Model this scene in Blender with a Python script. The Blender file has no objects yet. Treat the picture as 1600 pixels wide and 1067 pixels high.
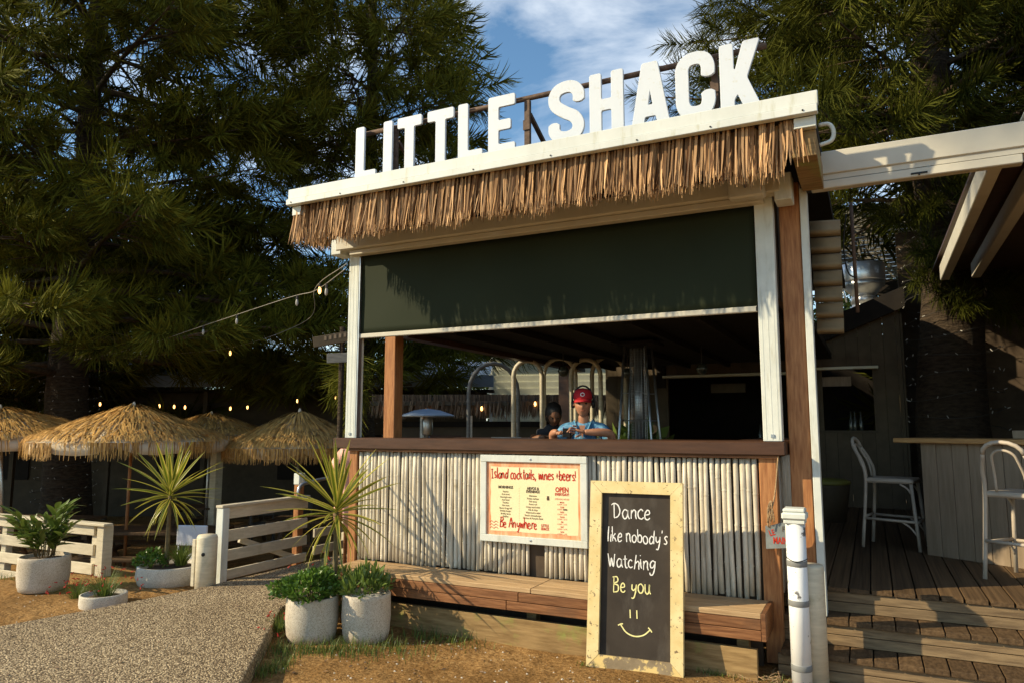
import bpy, bmesh, math, random
import numpy as np
from mathutils import Vector, Matrix, Euler

scene = bpy.context.scene
col = scene.collection
R = math.radians
PI = math.pi

# ------------------------------------------------------------------ camera, sky, sun, exposure
cam_d = bpy.data.cameras.new('camera')
cam = bpy.data.objects.new('camera', cam_d)
col.objects.link(cam)
cam_d.sensor_width = 36.0
cam_d.lens = 25.335
cam_d.clip_start = 0.05
cam_d.clip_end = 600
cam.location = (0, 0, 1.65)
cam.rotation_euler = (R(90) + math.atan(133 / 1126), 0, R(26.3))
scene.camera = cam

SUN = Vector((-1.50, -1.0, 1.06)).normalized()      # towards the sun
sun_el = math.asin(SUN.z)
sun_az = math.atan2(SUN.x, SUN.y)

world = bpy.data.worlds.new('World')
scene.world = world
world.use_nodes = True
wt = world.node_tree
wt.nodes.clear()
w_out = wt.nodes.new('ShaderNodeOutputWorld')
w_bg = wt.nodes.new('ShaderNodeBackground')
w_sky = wt.nodes.new('ShaderNodeTexSky')
w_sky.sky_type = 'NISHITA'
w_sky.sun_disc = False
w_sky.sun_elevation = sun_el
w_sky.sun_rotation = sun_az % (2 * PI)
w_sky.air_density = 1.0
w_sky.dust_density = 0.1
w_sky.ozone_density = 1.6
w_bg.inputs['Strength'].default_value = 0.125
# wispy cloud: one even layer of streaks over the whole sky
w_tc = wt.nodes.new('ShaderNodeTexCoord')
w_map = wt.nodes.new('ShaderNodeMapping')
w_map.inputs['Scale'].default_value = (1.2, 1.2, 3.2)
w_map.inputs['Rotation'].default_value = (0.25, 0.1, 0.35)
w_map.inputs['Location'].default_value = (0.62, 0.2, 0.28)
w_n = wt.nodes.new('ShaderNodeTexNoise')
w_n.inputs['Scale'].default_value = 1.9
w_n.inputs['Detail'].default_value = 9
w_n.inputs['Roughness'].default_value = 0.56
w_n.inputs['Distortion'].default_value = 0.55
w_r = wt.nodes.new('ShaderNodeValToRGB')
w_r.color_ramp.elements[0].position = 0.47
w_r.color_ramp.elements[0].color = (0, 0, 0, 1)
w_r.color_ramp.elements[1].position = 0.80
w_r.color_ramp.elements[1].color = (0.85, 0.85, 0.85, 1)
w_mix = wt.nodes.new('ShaderNodeMixRGB')
w_mix.inputs[2].default_value = (10.4, 10.5, 10.3, 1)
wt.links.new(w_tc.outputs['Generated'], w_map.inputs['Vector'])
wt.links.new(w_map.outputs[0], w_n.inputs['Vector'])
wt.links.new(w_n.outputs['Fac'], w_r.inputs[0])
wt.links.new(w_r.outputs[0], w_mix.inputs[0])
w_tint = wt.nodes.new('ShaderNodeMixRGB'); w_tint.blend_type = 'MULTIPLY'; w_tint.inputs[0].default_value = 1.0
w_tint.inputs[2].default_value = (0.82, 1.03, 1.06, 1)
wt.links.new(w_sky.outputs[0], w_tint.inputs[1])
wt.links.new(w_tint.outputs[0], w_mix.inputs[1])
wt.links.new(w_mix.outputs[0], w_bg.inputs['Color'])
wt.links.new(w_bg.outputs[0], w_out.inputs[0])

sun_d = bpy.data.lights.new('sun', 'SUN')
sun_d.energy = 4.8
sun_d.angle = R(0.5)
sun_d.color = (1.0, 0.84, 0.56)
sun = bpy.data.objects.new('sun', sun_d)
col.objects.link(sun)
sun.location = (-12, -10, 9)
sun.rotation_euler = SUN.to_track_quat('Z', 'Y').to_euler()

vs = scene.view_settings
vs.view_transform = 'Standard'
vs.look = 'None'
vs.exposure = 0.45
vs.gamma = 1.0
scene.cycles.max_bounces = 6
scene.cycles.diffuse_bounces = 3
scene.cycles.glossy_bounces = 3
scene.cycles.transparent_max_bounces = 8
scene.cycles.use_denoising = True

# ------------------------------------------------------------------ mesh helpers
rng = np.random.default_rng(11)
rnd = random.Random(5)

class MB:
    """collects shapes, then links them as one mesh object"""
    def __init__(s):
        s.v = []; s.f = []; s.n = 0
    def add(s, verts, faces):
        o = s.n
        s.v.extend([tuple(p) for p in verts]); s.n += len(verts)
        s.f.extend([tuple(i + o for i in f) for f in faces])
        return s
    def box(s, c, size, rot=None, bev=0.0):
        hx, hy, hz = size[0] / 2, size[1] / 2, size[2] / 2
        b = min(bev, hx * .9, hy * .9, hz * .9)
        if b <= 0:
            vs_ = [(x, y, z) for x in (-hx, hx) for y in (-hy, hy) for z in (-hz, hz)]
            fs = [(0, 1, 3, 2), (4, 6, 7, 5), (0, 4, 5, 1), (2, 3, 7, 6), (0, 2, 6, 4), (1, 5, 7, 3)]
        else:
            bm = bmesh.new()
            bmesh.ops.create_cube(bm, size=1.0)
            for v in bm.verts:
                v.co = Vector((v.co.x * 2 * hx, v.co.y * 2 * hy, v.co.z * 2 * hz))
            bmesh.ops.bevel(bm, geom=bm.edges[:], offset=b, segments=1, affect='EDGES')
            bm.verts.index_update()
            vs_ = [tuple(v.co) for v in bm.verts]
            fs = [tuple(v.index for v in f.verts) for f in bm.faces]
            bm.free()
        m = rot.to_matrix() if isinstance(rot, Euler) else (rot if rot is not None else Matrix.Identity(3))
        c = Vector(c)
        return s.add([tuple(m @ Vector(p) + c) for p in vs_], fs)
    def b2(s, lo, hi, bev=0.0):
        return s.box([(a + b) / 2 for a, b in zip(lo, hi)], [abs(b - a) for a, b in zip(lo, hi)], None, bev)
    def beam(s, p, q, w, h, bev=0.0, up=(0, 0, 1)):
        p, q = Vector(p), Vector(q)
        d = (q - p); L = d.length; x = d.normalized()
        u = Vector(up)
        y = u.cross(x)
        if y.length < 1e-4:
            y = Vector((0, 1, 0)).cross(x)
        y.normalize(); z = x.cross(y)
        m = Matrix((x, y, z)).transposed()
        return s.box((p + q) / 2, (L, w, h), m, bev)
    def tube(s, pts, r, n=8, cap=True):
        pts = [Vector(p) for p in pts]
        k = len(pts)
        rr = r if hasattr(r, '__len__') else [r] * k
        vs_ = []; fs = []
        pn = None
        for i in range(k):
            t = (pts[min(i + 1, k - 1)] - pts[max(i - 1, 0)])
            t = t.normalized() if t.length > 1e-9 else Vector((0, 0, 1))
            if pn is None:
                a = Vector((0, 0, 1)) if abs(t.z) < .9 else Vector((1, 0, 0))
                pn = (a - t * a.dot(t)).normalized()
            else:
                pn = (pn - t * pn.dot(t))
                pn = pn.normalized() if pn.length > 1e-6 else Vector((1, 0, 0))
            b = t.cross(pn)
            for j in range(n):
                an = 2 * PI * j / n
                vs_.append(pts[i] + (pn * math.cos(an) + b * math.sin(an)) * rr[i])
        for i in range(k - 1):
            for j in range(n):
                a, c = i * n + j, i * n + (j + 1) % n
                fs.append((a, c, c + n, a + n))
        if cap:
            fs.append(tuple(range(n - 1, -1, -1)))
            fs.append(tuple((k - 1) * n + j for j in range(n)))
        return s.add(vs_, fs)
    def lathe(s, prof, c=(0, 0, 0), n=24, sx=1.0, sy=1.0):
        vs_ = []; fs = []
        k = len(prof)
        for (r, z) in prof:
            for j in range(n):
                an = 2 * PI * j / n
                vs_.append((c[0] + r * sx * math.cos(an), c[1] + r * sy * math.sin(an), c[2] + z))
        for i in range(k - 1):
            for j in range(n):
                a, b = i * n + j, i * n + (j + 1) % n
                fs.append((a, b, b + n, a + n))
        if prof[0][0] > 1e-4: fs.append(tuple(range(n - 1, -1, -1)))
        if prof[-1][0] > 1e-4: fs.append(tuple((k - 1) * n + j for j in range(n)))
        return s.add(vs_, fs)
    def prism(s, poly, z0, z1):
        n = len(poly)
        vs_ = [(x, y, z0) for x, y in poly] + [(x, y, z1) for x, y in poly]
        fs = [tuple(range(n - 1, -1, -1)), tuple(range(n, 2 * n))]
        for i in range(n):
            j = (i + 1) % n
            fs.append((i, j, n + j, n + i))
        return s.add(vs_, fs)
    def build(s, name, mat, parent=None, smooth=False, loc=None, rot=None):
        me = bpy.data.meshes.new(name)
        me.from_pydata(s.v, [], s.f)
        me.validate()
        if mat is not None: me.materials.append(mat)
        if smooth:
            me.polygons.foreach_set('use_smooth', [True] * len(me.polygons))
        me.update()
        return link(name, me, parent, loc, rot)

def link(name, data, parent=None, loc=None, rot=None, scale=None):
    o = bpy.data.objects.new(name, data)
    col.objects.link(o)
    if parent is not None: o.parent = parent
    if loc is not None: o.location = loc
    if rot is not None: o.rotation_euler = rot
    if scale is not None: o.scale = scale if hasattr(scale, '__len__') else (scale,) * 3
    return o

def np_mesh(name, V, F3, mat, parent=None, tint=None, smooth=True, loc=None):
    """big triangle soup from numpy arrays, optional per-vertex tint attribute"""
    me = bpy.data.meshes.new(name)
    nv, nf = len(V), len(F3)
    k = F3.shape[1]
    me.vertices.add(nv)
    me.vertices.foreach_set('co', np.asarray(V, np.float32).ravel())
    me.loops.add(nf * k)
    me.loops.foreach_set('vertex_index', np.asarray(F3, np.int32).ravel())
    me.polygons.add(nf)
    me.polygons.foreach_set('loop_start', np.arange(0, nf * k, k, dtype=np.int32))
    me.polygons.foreach_set('loop_total', np.full(nf, k, np.int32))
    if smooth:
        me.polygons.foreach_set('use_smooth', np.ones(nf, bool))
    if tint is not None:
        a = me.attributes.new('tint', 'FLOAT', 'POINT')
        a.data.foreach_set('value', np.asarray(tint, np.float32))
    me.materials.append(mat)
    me.update(calc_edges=True)
    return link(name, me, parent, loc)

def thing(name, label, cat, loc=(0, 0, 0), rotz=0.0, group=None):
    o = bpy.data.objects.new(name, None)
    o.empty_display_size = 0.2
    col.objects.link(o)
    o.location = loc
    o.rotation_euler = (0, 0, rotz)
    o['label'] = label; o['category'] = cat
    if group: o['group'] = group
    return o

def tag(o, label, cat, group=None):
    o['label'] = label; o['category'] = cat
    if group: o['group'] = group
    return o

def struct(o):
    o['kind'] = 'structure'
    return o

def stuff(o):
    o['kind'] = 'stuff'
    return o

def copy_tree(o, parent=None):
    c = o.copy(); col.objects.link(c); c.parent = parent
    for ch in list(o.children):
        copy_tree(ch, c)
    return c

def catmull(pts, sub=6):
    pts = [np.array(p, float) for p in pts]
    if len(pts) < 3: return pts
    P = [2 * pts[0] - pts[1]] + pts + [2 * pts[-1] - pts[-2]]
    out = []
    for i in range(1, len(P) - 2):
        for k in range(sub):
            t = k / sub
            p0, p1, p2, p3 = P[i - 1], P[i], P[i + 1], P[i + 2]
            out.append(.5 * (2 * p1 + (p2 - p0) * t + (2 * p0 - 5 * p1 + 4 * p2 - p3) * t * t + (3 * p1 - p0 - 3 * p2 + p3) * t ** 3))
    out.append(pts[-1])
    return out

# ------------------------------------------------------------------ material helpers
MATS = {}
def new_mat(name):
    m = bpy.data.materials.new(name)
    m.use_nodes = True
    nt = m.node_tree
    b = nt.nodes['Principled BSDF']
    MATS[name] = m
    return m, nt, b

def N(nt, kind, **kw):
    n = nt.nodes.new(kind)
    for k, v in kw.items():
        n.inputs[k].default_value = v
    return n

def rgb(c): return (c[0], c[1], c[2], 1)

def noise_mat(name, c1, c2, scale=8, rough=.7, stretch=(1, 1, 1), detail=6, bump=.2, bdist=.01, lo=.35, hi=.65,
              spec=.3, metal=0., rand=0., dirt=None, dirt_scale=3., dirt_lo=.55, dirt_hi=.7, coords='Object', tint=None, bscale=None, dirt_stretch=None):
    """two-colour noise with optional per-object value shift, patches of dirt and a bump"""
    m, nt, b = new_mat(name)
    L = nt.links.new
    tc = nt.nodes.new('ShaderNodeTexCoord')
    mp = nt.nodes.new('ShaderNodeMapping')
    mp.inputs['Scale'].default_value = stretch
    src = tc.outputs[coords]
    if rand > 0:
        oi = nt.nodes.new('ShaderNodeObjectInfo')
        vm = nt.nodes.new('ShaderNodeVectorMath'); vm.operation = 'ADD'
        mu = nt.nodes.new('ShaderNodeMath'); mu.operation = 'MULTIPLY'; mu.inputs[1].default_value = 37.0
        L(oi.outputs['Random'], mu.inputs[0]); L(src, vm.inputs[0]); L(mu.outputs[0], vm.inputs[1])
        src = vm.outputs[0]
    L(src, mp.inputs['Vector'])
    n1 = N(nt, 'ShaderNodeTexNoise', Scale=scale, Detail=detail, Roughness=.6)
    L(mp.outputs[0], n1.inputs['Vector'])
    cr = nt.nodes.new('ShaderNodeValToRGB')
    cr.color_ramp.elements[0].position = lo; cr.color_ramp.elements[0].color = rgb(c1)
    cr.color_ramp.elements[1].position = hi; cr.color_ramp.elements[1].color = rgb(c2)
    L(n1.outputs['Fac'], cr.inputs[0])
    out = cr.outputs[0]
    if dirt is not None:
        n2 = N(nt, 'ShaderNodeTexNoise', Scale=dirt_scale, Detail=8, Roughness=.65)
        if dirt_stretch:
            mp2 = nt.nodes.new('ShaderNodeMapping'); mp2.inputs['Scale'].default_value = dirt_stretch
            L(src, mp2.inputs['Vector']); L(mp2.outputs[0], n2.inputs['Vector'])
        else:
            L(src, n2.inputs['Vector'])
        r2 = nt.nodes.new('ShaderNodeValToRGB')
        r2.color_ramp.elements[0].position = dirt_lo; r2.color_ramp.elements[0].color = (0, 0, 0, 1)
        r2.color_ramp.elements[1].position = dirt_hi; r2.color_ramp.elements[1].color = (1, 1, 1, 1)
        L(n2.outputs['Fac'], r2.inputs[0])
        mx = nt.nodes.new('ShaderNodeMixRGB'); mx.inputs[2].default_value = rgb(dirt)
        L(r2.outputs[0], mx.inputs[0]); L(out, mx.inputs[1])
        out = mx.outputs[0]
    if rand > 0 or tint:
        hs = nt.nodes.new('ShaderNodeHueSaturation')
        mr = nt.nodes.new('ShaderNodeMapRange')
        mr.inputs['To Min'].default_value = 1 - max(rand, tint or 0)
        mr.inputs['To Max'].default_value = 1 + max(rand, tint or 0)
        if tint:
            at = nt.nodes.new('ShaderNodeAttribute'); at.attribute_name = 'tint'
            L(at.outputs['Fac'], mr.inputs['Value'])
        else:
            L(oi.outputs['Random'], mr.inputs['Value'])
        L(mr.outputs[0], hs.inputs['Value']); L(out, hs.inputs['Color'])
        out = hs.outputs[0]
    L(out, b.inputs['Base Color'])
    b.inputs['Roughness'].default_value = rough
    b.inputs['Metallic'].default_value = metal
    b.inputs['Specular IOR Level'].default_value = spec
    if bump > 0:
        bp = N(nt, 'ShaderNodeBump', Strength=bump, Distance=bdist)
        if bscale:
            n3 = N(nt, 'ShaderNodeTexNoise', Scale=bscale, Detail=4)
            L(mp.outputs[0], n3.inputs['Vector']); L(n3.outputs['Fac'], bp.inputs['Height'])
        else:
            L(n1.outputs['Fac'], bp.inputs['Height'])
        L(bp.outputs[0], b.inputs['Normal'])
    return m

def leaf_mat(name, c_dark, c_light, rough=.5, trans=.25, scale=3.0, spec=.35):
    """leaf colour from the per-vertex tint, a little light through the blade"""
    m, nt, b = new_mat(name)
    L = nt.links.new
    at = nt.nodes.new('ShaderNodeAttribute'); at.attribute_name = 'tint'
    cr = nt.nodes.new('ShaderNodeValToRGB')
    cr.color_ramp.elements[0].color = rgb(c_dark); cr.color_ramp.elements[1].color = rgb(c_light)
    L(at.outputs['Fac'], cr.inputs[0])
    L(cr.outputs[0], b.inputs['Base Color'])
    b.inputs['Roughness'].default_value = rough
    b.inputs['Specular IOR Level'].default_value = spec
    if trans > 0:
        tr = nt.nodes.new('ShaderNodeBsdfTranslucent')
        L(cr.outputs[0], tr.inputs['Color'])
        mx = nt.nodes.new('ShaderNodeMixShader'); mx.inputs[0].default_value = trans
        L(b.outputs[0], mx.inputs[1]); L(tr.outputs[0], mx.inputs[2])
        L(mx.outputs[0], nt.nodes['Material Output'].inputs[0])
    return m

def plain(name, c, rough=.5, metal=0., spec=.3, emit=None, estr=0.):
    m, nt, b = new_mat(name)
    b.inputs['Base Color'].default_value = rgb(c)
    b.inputs['Roughness'].default_value = rough
    b.inputs['Metallic'].default_value = metal
    b.inputs['Specular IOR Level'].default_value = spec
    if emit:
        b.inputs['Emission Color'].default_value = rgb(emit)
        b.inputs['Emission Strength'].default_value = estr
    return m

# --- paints, woods, metals
M = {}
M['white'] = noise_mat('white_paint', (.58, .60, .55), (.68, .70, .64), 5, .45, bump=.05, dirt=(.42, .40, .30), dirt_scale=5, dirt_lo=.54, dirt_hi=.78, dirt_stretch=(3, 3, .5))
M['fascia'] = noise_mat('fascia_paint', (.60, .62, .58), (.68, .70, .66), 4, .4, bump=.03, dirt=(.44, .42, .27), dirt_scale=7., dirt_lo=.56, dirt_hi=.78, stretch=(1, 1, .5), dirt_stretch=(2.2, 2.2, .35))
M['cream'] = noise_mat('cream_metal', (.52, .48, .39), (.58, .54, .44), 4, .45, bump=.02)
M['letter'] = noise_mat('letter_paint', (.62, .66, .71), (.66, .70, .75), 3, .45, bump=.02, dirt=(.52, .50, .38), dirt_scale=6., dirt_lo=.57, dirt_hi=.80, dirt_stretch=(2.5, 2.5, .5))
M['fence'] = noise_mat('fence_paint', (.50, .44, .32), (.62, .55, .41), 6, .6, stretch=(1, 1, 6), bump=.2, dirt=(.36, .32, .20), dirt_scale=4., dirt_lo=.58, dirt_hi=.75, rand=.08)
M['counter'] = noise_mat('counter_brown', (.055, .026, .015), (.085, .040, .022), 7, .42, stretch=(.4, 3, 3), bump=.15)
M['timber'] = noise_mat('oiled_timber', (.26, .10, .035), (.44, .20, .075), 9, .55, stretch=(6, 6, .6), bump=.25, rand=.12)
M['bench'] = noise_mat('bench_timber', (.13, .050, .018), (.28, .125, .050), 9, .6, stretch=(.5, 7, 7), bump=.3, rand=.18, dirt=(.12, .06, .03), dirt_scale=2.2, dirt_lo=.6, dirt_hi=.8)
M['benchtop'] = noise_mat('weathered_bench_top', (.32, .20, .10), (.50, .34, .18), 9, .65, stretch=(.5, 7, 7), bump=.3, rand=.1)
M['skirt'] = noise_mat('treated_pine', (.20, .12, .045), (.36, .235, .10), 7, .7, stretch=(.6, 5, 5), bump=.3, rand=.1, dirt=(.26, .30, .07), dirt_scale=3.5, dirt_lo=.55, dirt_hi=.72)
M['deck'] = noise_mat('deck_timber', (.055, .031, .013), (.125, .075, .035), 8, .7, stretch=(6, .6, 6), bump=.3, rand=.22)
M['riser'] = noise_mat('riser_timber', (.13, .085, .045), (.25, .17, .09), 8, .7, stretch=(.6, 6, 6), bump=.3, rand=.15)
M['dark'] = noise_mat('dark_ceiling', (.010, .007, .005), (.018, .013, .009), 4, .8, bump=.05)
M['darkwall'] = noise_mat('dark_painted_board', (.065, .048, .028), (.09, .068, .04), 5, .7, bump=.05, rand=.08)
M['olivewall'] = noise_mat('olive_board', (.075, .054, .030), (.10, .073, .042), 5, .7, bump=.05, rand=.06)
M['barboard'] = noise_mat('bar_board', (.21, .155, .10), (.27, .20, .135), 6, .6, stretch=(5, 5, .5), bump=.1, rand=.08)
M['bartop'] = noise_mat('bar_top_timber', (.30, .15, .05), (.44, .25, .09), 8, .45, stretch=(.5, 6, 6), bump=.15)
M['rust'] = noise_mat('rusty_steel', (.075, .048, .034), (.14, .09, .062), 22, .7, bump=.15, metal=.2)
M['steel'] = noise_mat('galvanised_steel', (.42, .43, .44), (.55, .56, .57), 8, .35, metal=.9, bump=.03)
M['chrome'] = noise_mat('spun_aluminium', (.74, .75, .78), (.84, .85, .88), 4, .34, metal=.9, bump=.02, stretch=(1, 1, 20))
M['greyplastic'] = plain('grey_strap', (.20, .20, .19), .5)
M['black'] = plain('black_plastic', (.012, .012, .012), .45)
M['weatherboard'] = noise_mat('weatherboard_paint', (.60, .60, .46), (.68, .68, .54), 4, .55, bump=.05, rand=.05)
M['roofsheet'] = noise_mat('roof_sheet', (.17, .16, .14), (.23, .22, .19), 5, .5, bump=.03)
M['bluepaint'] = noise_mat('blue_grey_paint', (.22, .29, .40), (.28, .36, .48), 4, .4, bump=.02)
M['pink'] = noise_mat('pink_canvas', (.72, .36, .29), (.82, .46, .38), 8, .75, bump=.15)
M['stool'] = noise_mat('white_cane', (.38, .32, .25), (.46, .39, .31), 8, .5, bump=.05)
M['twine'] = noise_mat('jute_twine', (.26, .16, .08), (.42, .28, .15), 60, .9, bump=.4)
M['glassbottle'] = plain('bottle_glass', (.05, .055, .045), .12, 0., .5)
M['bulb'] = plain('warm_bulb', (1., .55, .2), .3, emit=(1., .50, .14), estr=4.)
M['bulbdim'] = plain('pale_bulb', (.42, .40, .36), .3)
M['cable'] = plain('cable', (.05, .045, .04), .7)
M['palecable'] = plain('pale_cable', (.30, .27, .22), .7)
M['wicker'] = noise_mat('grey_wicker', (.05, .045, .04), (.11, .10, .085), 40, .8, bump=.3)
# ------------------------------------------------------------------ ground, path and plant materials
def pebble_mat():
    m, nt, b = new_mat('exposed_aggregate')
    L = nt.links.new
    tc = nt.nodes.new('ShaderNodeTexCoord')
    v = N(nt, 'ShaderNodeTexVoronoi', Scale=82., Randomness=1.)
    L(tc.outputs['Object'], v.inputs['Vector'])
    cr = nt.nodes.new('ShaderNodeValToRGB')
    els = cr.color_ramp.elements
    els[0].color = (.07, .042, .018, 1); els[1].color = (.76, .61, .39, 1)
    for p, c in ((.3, (.23, .165, .092)), (.55, (.40, .305, .18)), (.8, (.58, .455, .28))):
        e = els.new(p); e.color = rgb(c)
    sp = nt.nodes.new('ShaderNodeSeparateColor')
    L(v.outputs['Color'], sp.inputs[0]); L(sp.outputs[0], cr.inputs[0])
    # mortar between the stones
    mr = nt.nodes.new('ShaderNodeMapRange')
    mr.inputs['From Min'].default_value = .50; mr.inputs['From Max'].default_value = .72
    L(v.outputs['Distance'], mr.inputs['Value'])
    mx = nt.nodes.new('ShaderNodeMixRGB'); mx.inputs[2].default_value = (.13, .085, .036, 1)
    L(mr.outputs[0], mx.inputs[0]); L(cr.outputs[0], mx.inputs[1])
    # broad wear
    n2 = N(nt, 'ShaderNodeTexNoise', Scale=1.3, Detail=5)
    L(tc.outputs['Object'], n2.inputs['Vector'])
    m2 = nt.nodes.new('ShaderNodeMixRGB'); m2.blend_type = 'MULTIPLY'; m2.inputs[0].default_value = .55
    r2 = nt.nodes.new('ShaderNodeValToRGB')
    r2.color_ramp.elements[0].position = .3; r2.color_ramp.elements[0].color = (.62, .56, .48, 1)
    r2.color_ramp.elements[1].position = .7; r2.color_ramp.elements[1].color = (1, 1, 1, 1)
    L(n2.outputs['Fac'], r2.inputs[0]); L(mx.outputs[0], m2.inputs[1]); L(r2.outputs[0], m2.inputs[2])
    L(m2.outputs[0], b.inputs['Base Color'])
    b.inputs['Roughness'].default_value = .75
    bp = N(nt, 'ShaderNodeBump', Strength=.9, Distance=.012); bp.invert = True
    L(v.outputs['Distance'], bp.inputs['Height']); L(bp.outputs[0], b.inputs['Normal'])
    return m

def sand_mat():
    m, nt, b = new_mat('sandy_ground')
    L = nt.links.new
    tc = nt.nodes.new('ShaderNodeTexCoord')
    n1 = N(nt, 'ShaderNodeTexNoise', Scale=38., Detail=8, Roughness=.75)
    n2 = N(nt, 'ShaderNodeTexNoise', Scale=1.7, Detail=5)
    L(tc.outputs['Object'], n1.inputs['Vector']); L(tc.outputs['Object'], n2.inputs['Vector'])
    cr = nt.nodes.new('ShaderNodeValToRGB')
    els = cr.color_ramp.elements
    els[0].position = .34; els[0].color = (.14, .07, .022, 1)
    els[1].position = .70; els[1].color = (.60, .385, .17, 1)
    e = els.new(.5); e.color = (.39, .22, .08, 1)
    L(n1.outputs['Fac'], cr.inputs[0])
    r2 = nt.nodes.new('ShaderNodeValToRGB')
    r2.color_ramp.elements[0].position = .35; r2.color_ramp.elements[0].color = (.55, .50, .42, 1)
    r2.color_ramp.elements[1].position = .65; r2.color_ramp.elements[1].color = (1, 1, 1, 1)
    L(n2.outputs['Fac'], r2.inputs[0])
    m2 = nt.nodes.new('ShaderNodeMixRGB'); m2.blend_type = 'MULTIPLY'; m2.inputs[0].default_value = .8
    L(cr.outputs[0], m2.inputs[1]); L(r2.outputs[0], m2.inputs[2])
    L(m2.outputs[0], b.inputs['Base Color'])
    b.inputs['Roughness'].default_value = .95; b.inputs['Specular IOR Level'].default_value = .1
    n3 = N(nt, 'ShaderNodeTexNoise', Scale=60., Detail=5, Roughness=.7)
    L(tc.outputs['Object'], n3.inputs['Vector'])
    bp = N(nt, 'ShaderNodeBump', Strength=.9, Distance=.03)
    n4 = N(nt, 'ShaderNodeTexNoise', Scale=7., Detail=3, Roughness=.5)
    L(tc.outputs['Object'], n4.inputs['Vector'])
    ad = nt.nodes.new('ShaderNodeMath'); ad.operation = 'MULTIPLY_ADD'; ad.inputs[1].default_value = 3.0
    L(n4.outputs['Fac'], ad.inputs[0]); L(n3.outputs['Fac'], ad.inputs[2]); L(ad.outputs[0], bp.inputs['Height']); L(bp.outputs[0], b.inputs['Normal'])
    return m

def speckle_mat(name, base, specks):
    m, nt, b = new_mat(name)
    L = nt.links.new
    tc = nt.nodes.new('ShaderNodeTexCoord')
    v = N(nt, 'ShaderNodeTexVoronoi', Scale=190.)
    L(tc.outputs['Object'], v.inputs['Vector'])
    sp = nt.nodes.new('ShaderNodeSeparateColor'); L(v.outputs['Color'], sp.inputs[0])
    cr = nt.nodes.new('ShaderNodeValToRGB')
    els = cr.color_ramp.elements
    els[0].color = rgb(specks[0]); els[1].color = rgb(specks[2])
    e = els.new(.22); e.color = rgb(specks[1]); e = els.new(.45); e.color = rgb(base); e = els.new(.8); e.color = rgb(base)
    L(sp.outputs[0], cr.inputs[0])
    n2 = N(nt, 'ShaderNodeTexNoise', Scale=4., Detail=6)
    L(tc.outputs['Object'], n2.inputs['Vector'])
    m2 = nt.nodes.new('ShaderNodeMixRGB'); m2.blend_type = 'MULTIPLY'; m2.inputs[0].default_value = .5
    L(cr.outputs[0], m2.inputs[1])
    r2 = nt.nodes.new('ShaderNodeValToRGB')
    r2.color_ramp.elements[0].position = .35; r2.color_ramp.elements[0].color = (.62, .56, .44, 1)
    r2.color_ramp.elements[1].position = .65
    L(n2.outputs['Fac'], r2.inputs[0]); L(r2.outputs[0], m2.inputs[2])
    L(m2.outputs[0], b.inputs['Base Color'])
    b.inputs['Roughness'].default_value = .8
    bp = N(nt, 'ShaderNodeBump', Strength=.35, Distance=.004)
    L(v.outputs['Distance'], bp.inputs['Height']); L(bp.outputs[0], b.inputs['Normal'])
    return m

M['path'] = pebble_mat()
M['sand'] = sand_mat()
M['terrazzo'] = speckle_mat('pale_terrazzo', (.60, .53, .43), ((.36, .29, .22), (.50, .43, .34), (.70, .63, .53)))
M['terrazzo2'] = speckle_mat('white_terrazzo', (.66, .62, .54), ((.42, .37, .30), (.56, .51, .43), (.75, .71, .63)))
M['soil'] = noise_mat('potting_soil', (.05, .032, .02), (.10, .07, .045), 40, .95, bump=.5)
M['gravel'] = noise_mat('white_gravel', (.5, .48, .42), (.78, .76, .70), 90, .8, bump=.8)
M['bamboo'] = noise_mat('whitewashed_bamboo', (.46, .40, .30), (.68, .615, .50), 9, .55, stretch=(3, 3, .5), bump=.12, rand=.14,
                        dirt=(.34, .28, .17), dirt_scale=5., dirt_lo=.60, dirt_hi=.78)
M['bamboogap'] = noise_mat('backing_board', (.06, .04, .025), (.10, .07, .045), 5, .8, bump=.05)
M['thatch'] = leaf_mat('reed_thatch', (.085, .032, .010), (.88, .54, .27), .6, .05, spec=.12)
M['palmthatch'] = leaf_mat('umbrella_thatch', (.16, .072, .014), (.84, .50, .15), .6, .10)
M['darkthatch'] = leaf_mat('old_thatch', (.10, .06, .035), (.30, .20, .12), .8, .05)
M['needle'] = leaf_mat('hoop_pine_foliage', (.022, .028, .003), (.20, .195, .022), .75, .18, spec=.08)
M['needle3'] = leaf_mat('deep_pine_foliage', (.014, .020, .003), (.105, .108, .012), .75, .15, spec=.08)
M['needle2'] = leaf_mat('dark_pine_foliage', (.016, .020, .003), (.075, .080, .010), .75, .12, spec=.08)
M['leaf'] = leaf_mat('broad_leaf', (.03, .055, .010), (.17, .23, .045), .4, .3)
M['shrub'] = leaf_mat('glossy_shrub_leaf', (.025, .065, .008), (.15, .26, .035), .35, .25, spec=.4)
M['longleaf'] = leaf_mat('long_shrub_leaf', (.03, .065, .010), (.19, .26, .05), .38, .25, spec=.4)
M['grass'] = leaf_mat('grass_blade', (.03, .06, .01), (.20, .26, .05), .5, .3)
M['stem'] = noise_mat('woody_stem', (.11, .08, .04), (.18, .14, .07), 30, .8, bump=.3)
M['bark'] = noise_mat('pine_bark', (.022, .014, .008), (.066, .045, .027), 9, .9, stretch=(1, 1, 3.5), bump=1., bdist=.05, detail=9)
M['limb'] = noise_mat('limb_bark', (.05, .034, .02), (.115, .08, .05), 14, .9, bump=.5)
M['redflower'] = plain('red_flower', (.42, .02, .012), .6)
M['cloth'] = noise_mat('umbrella_canvas', (.60, .50, .36), (.70, .60, .45), 6, .8, bump=.08)

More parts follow.
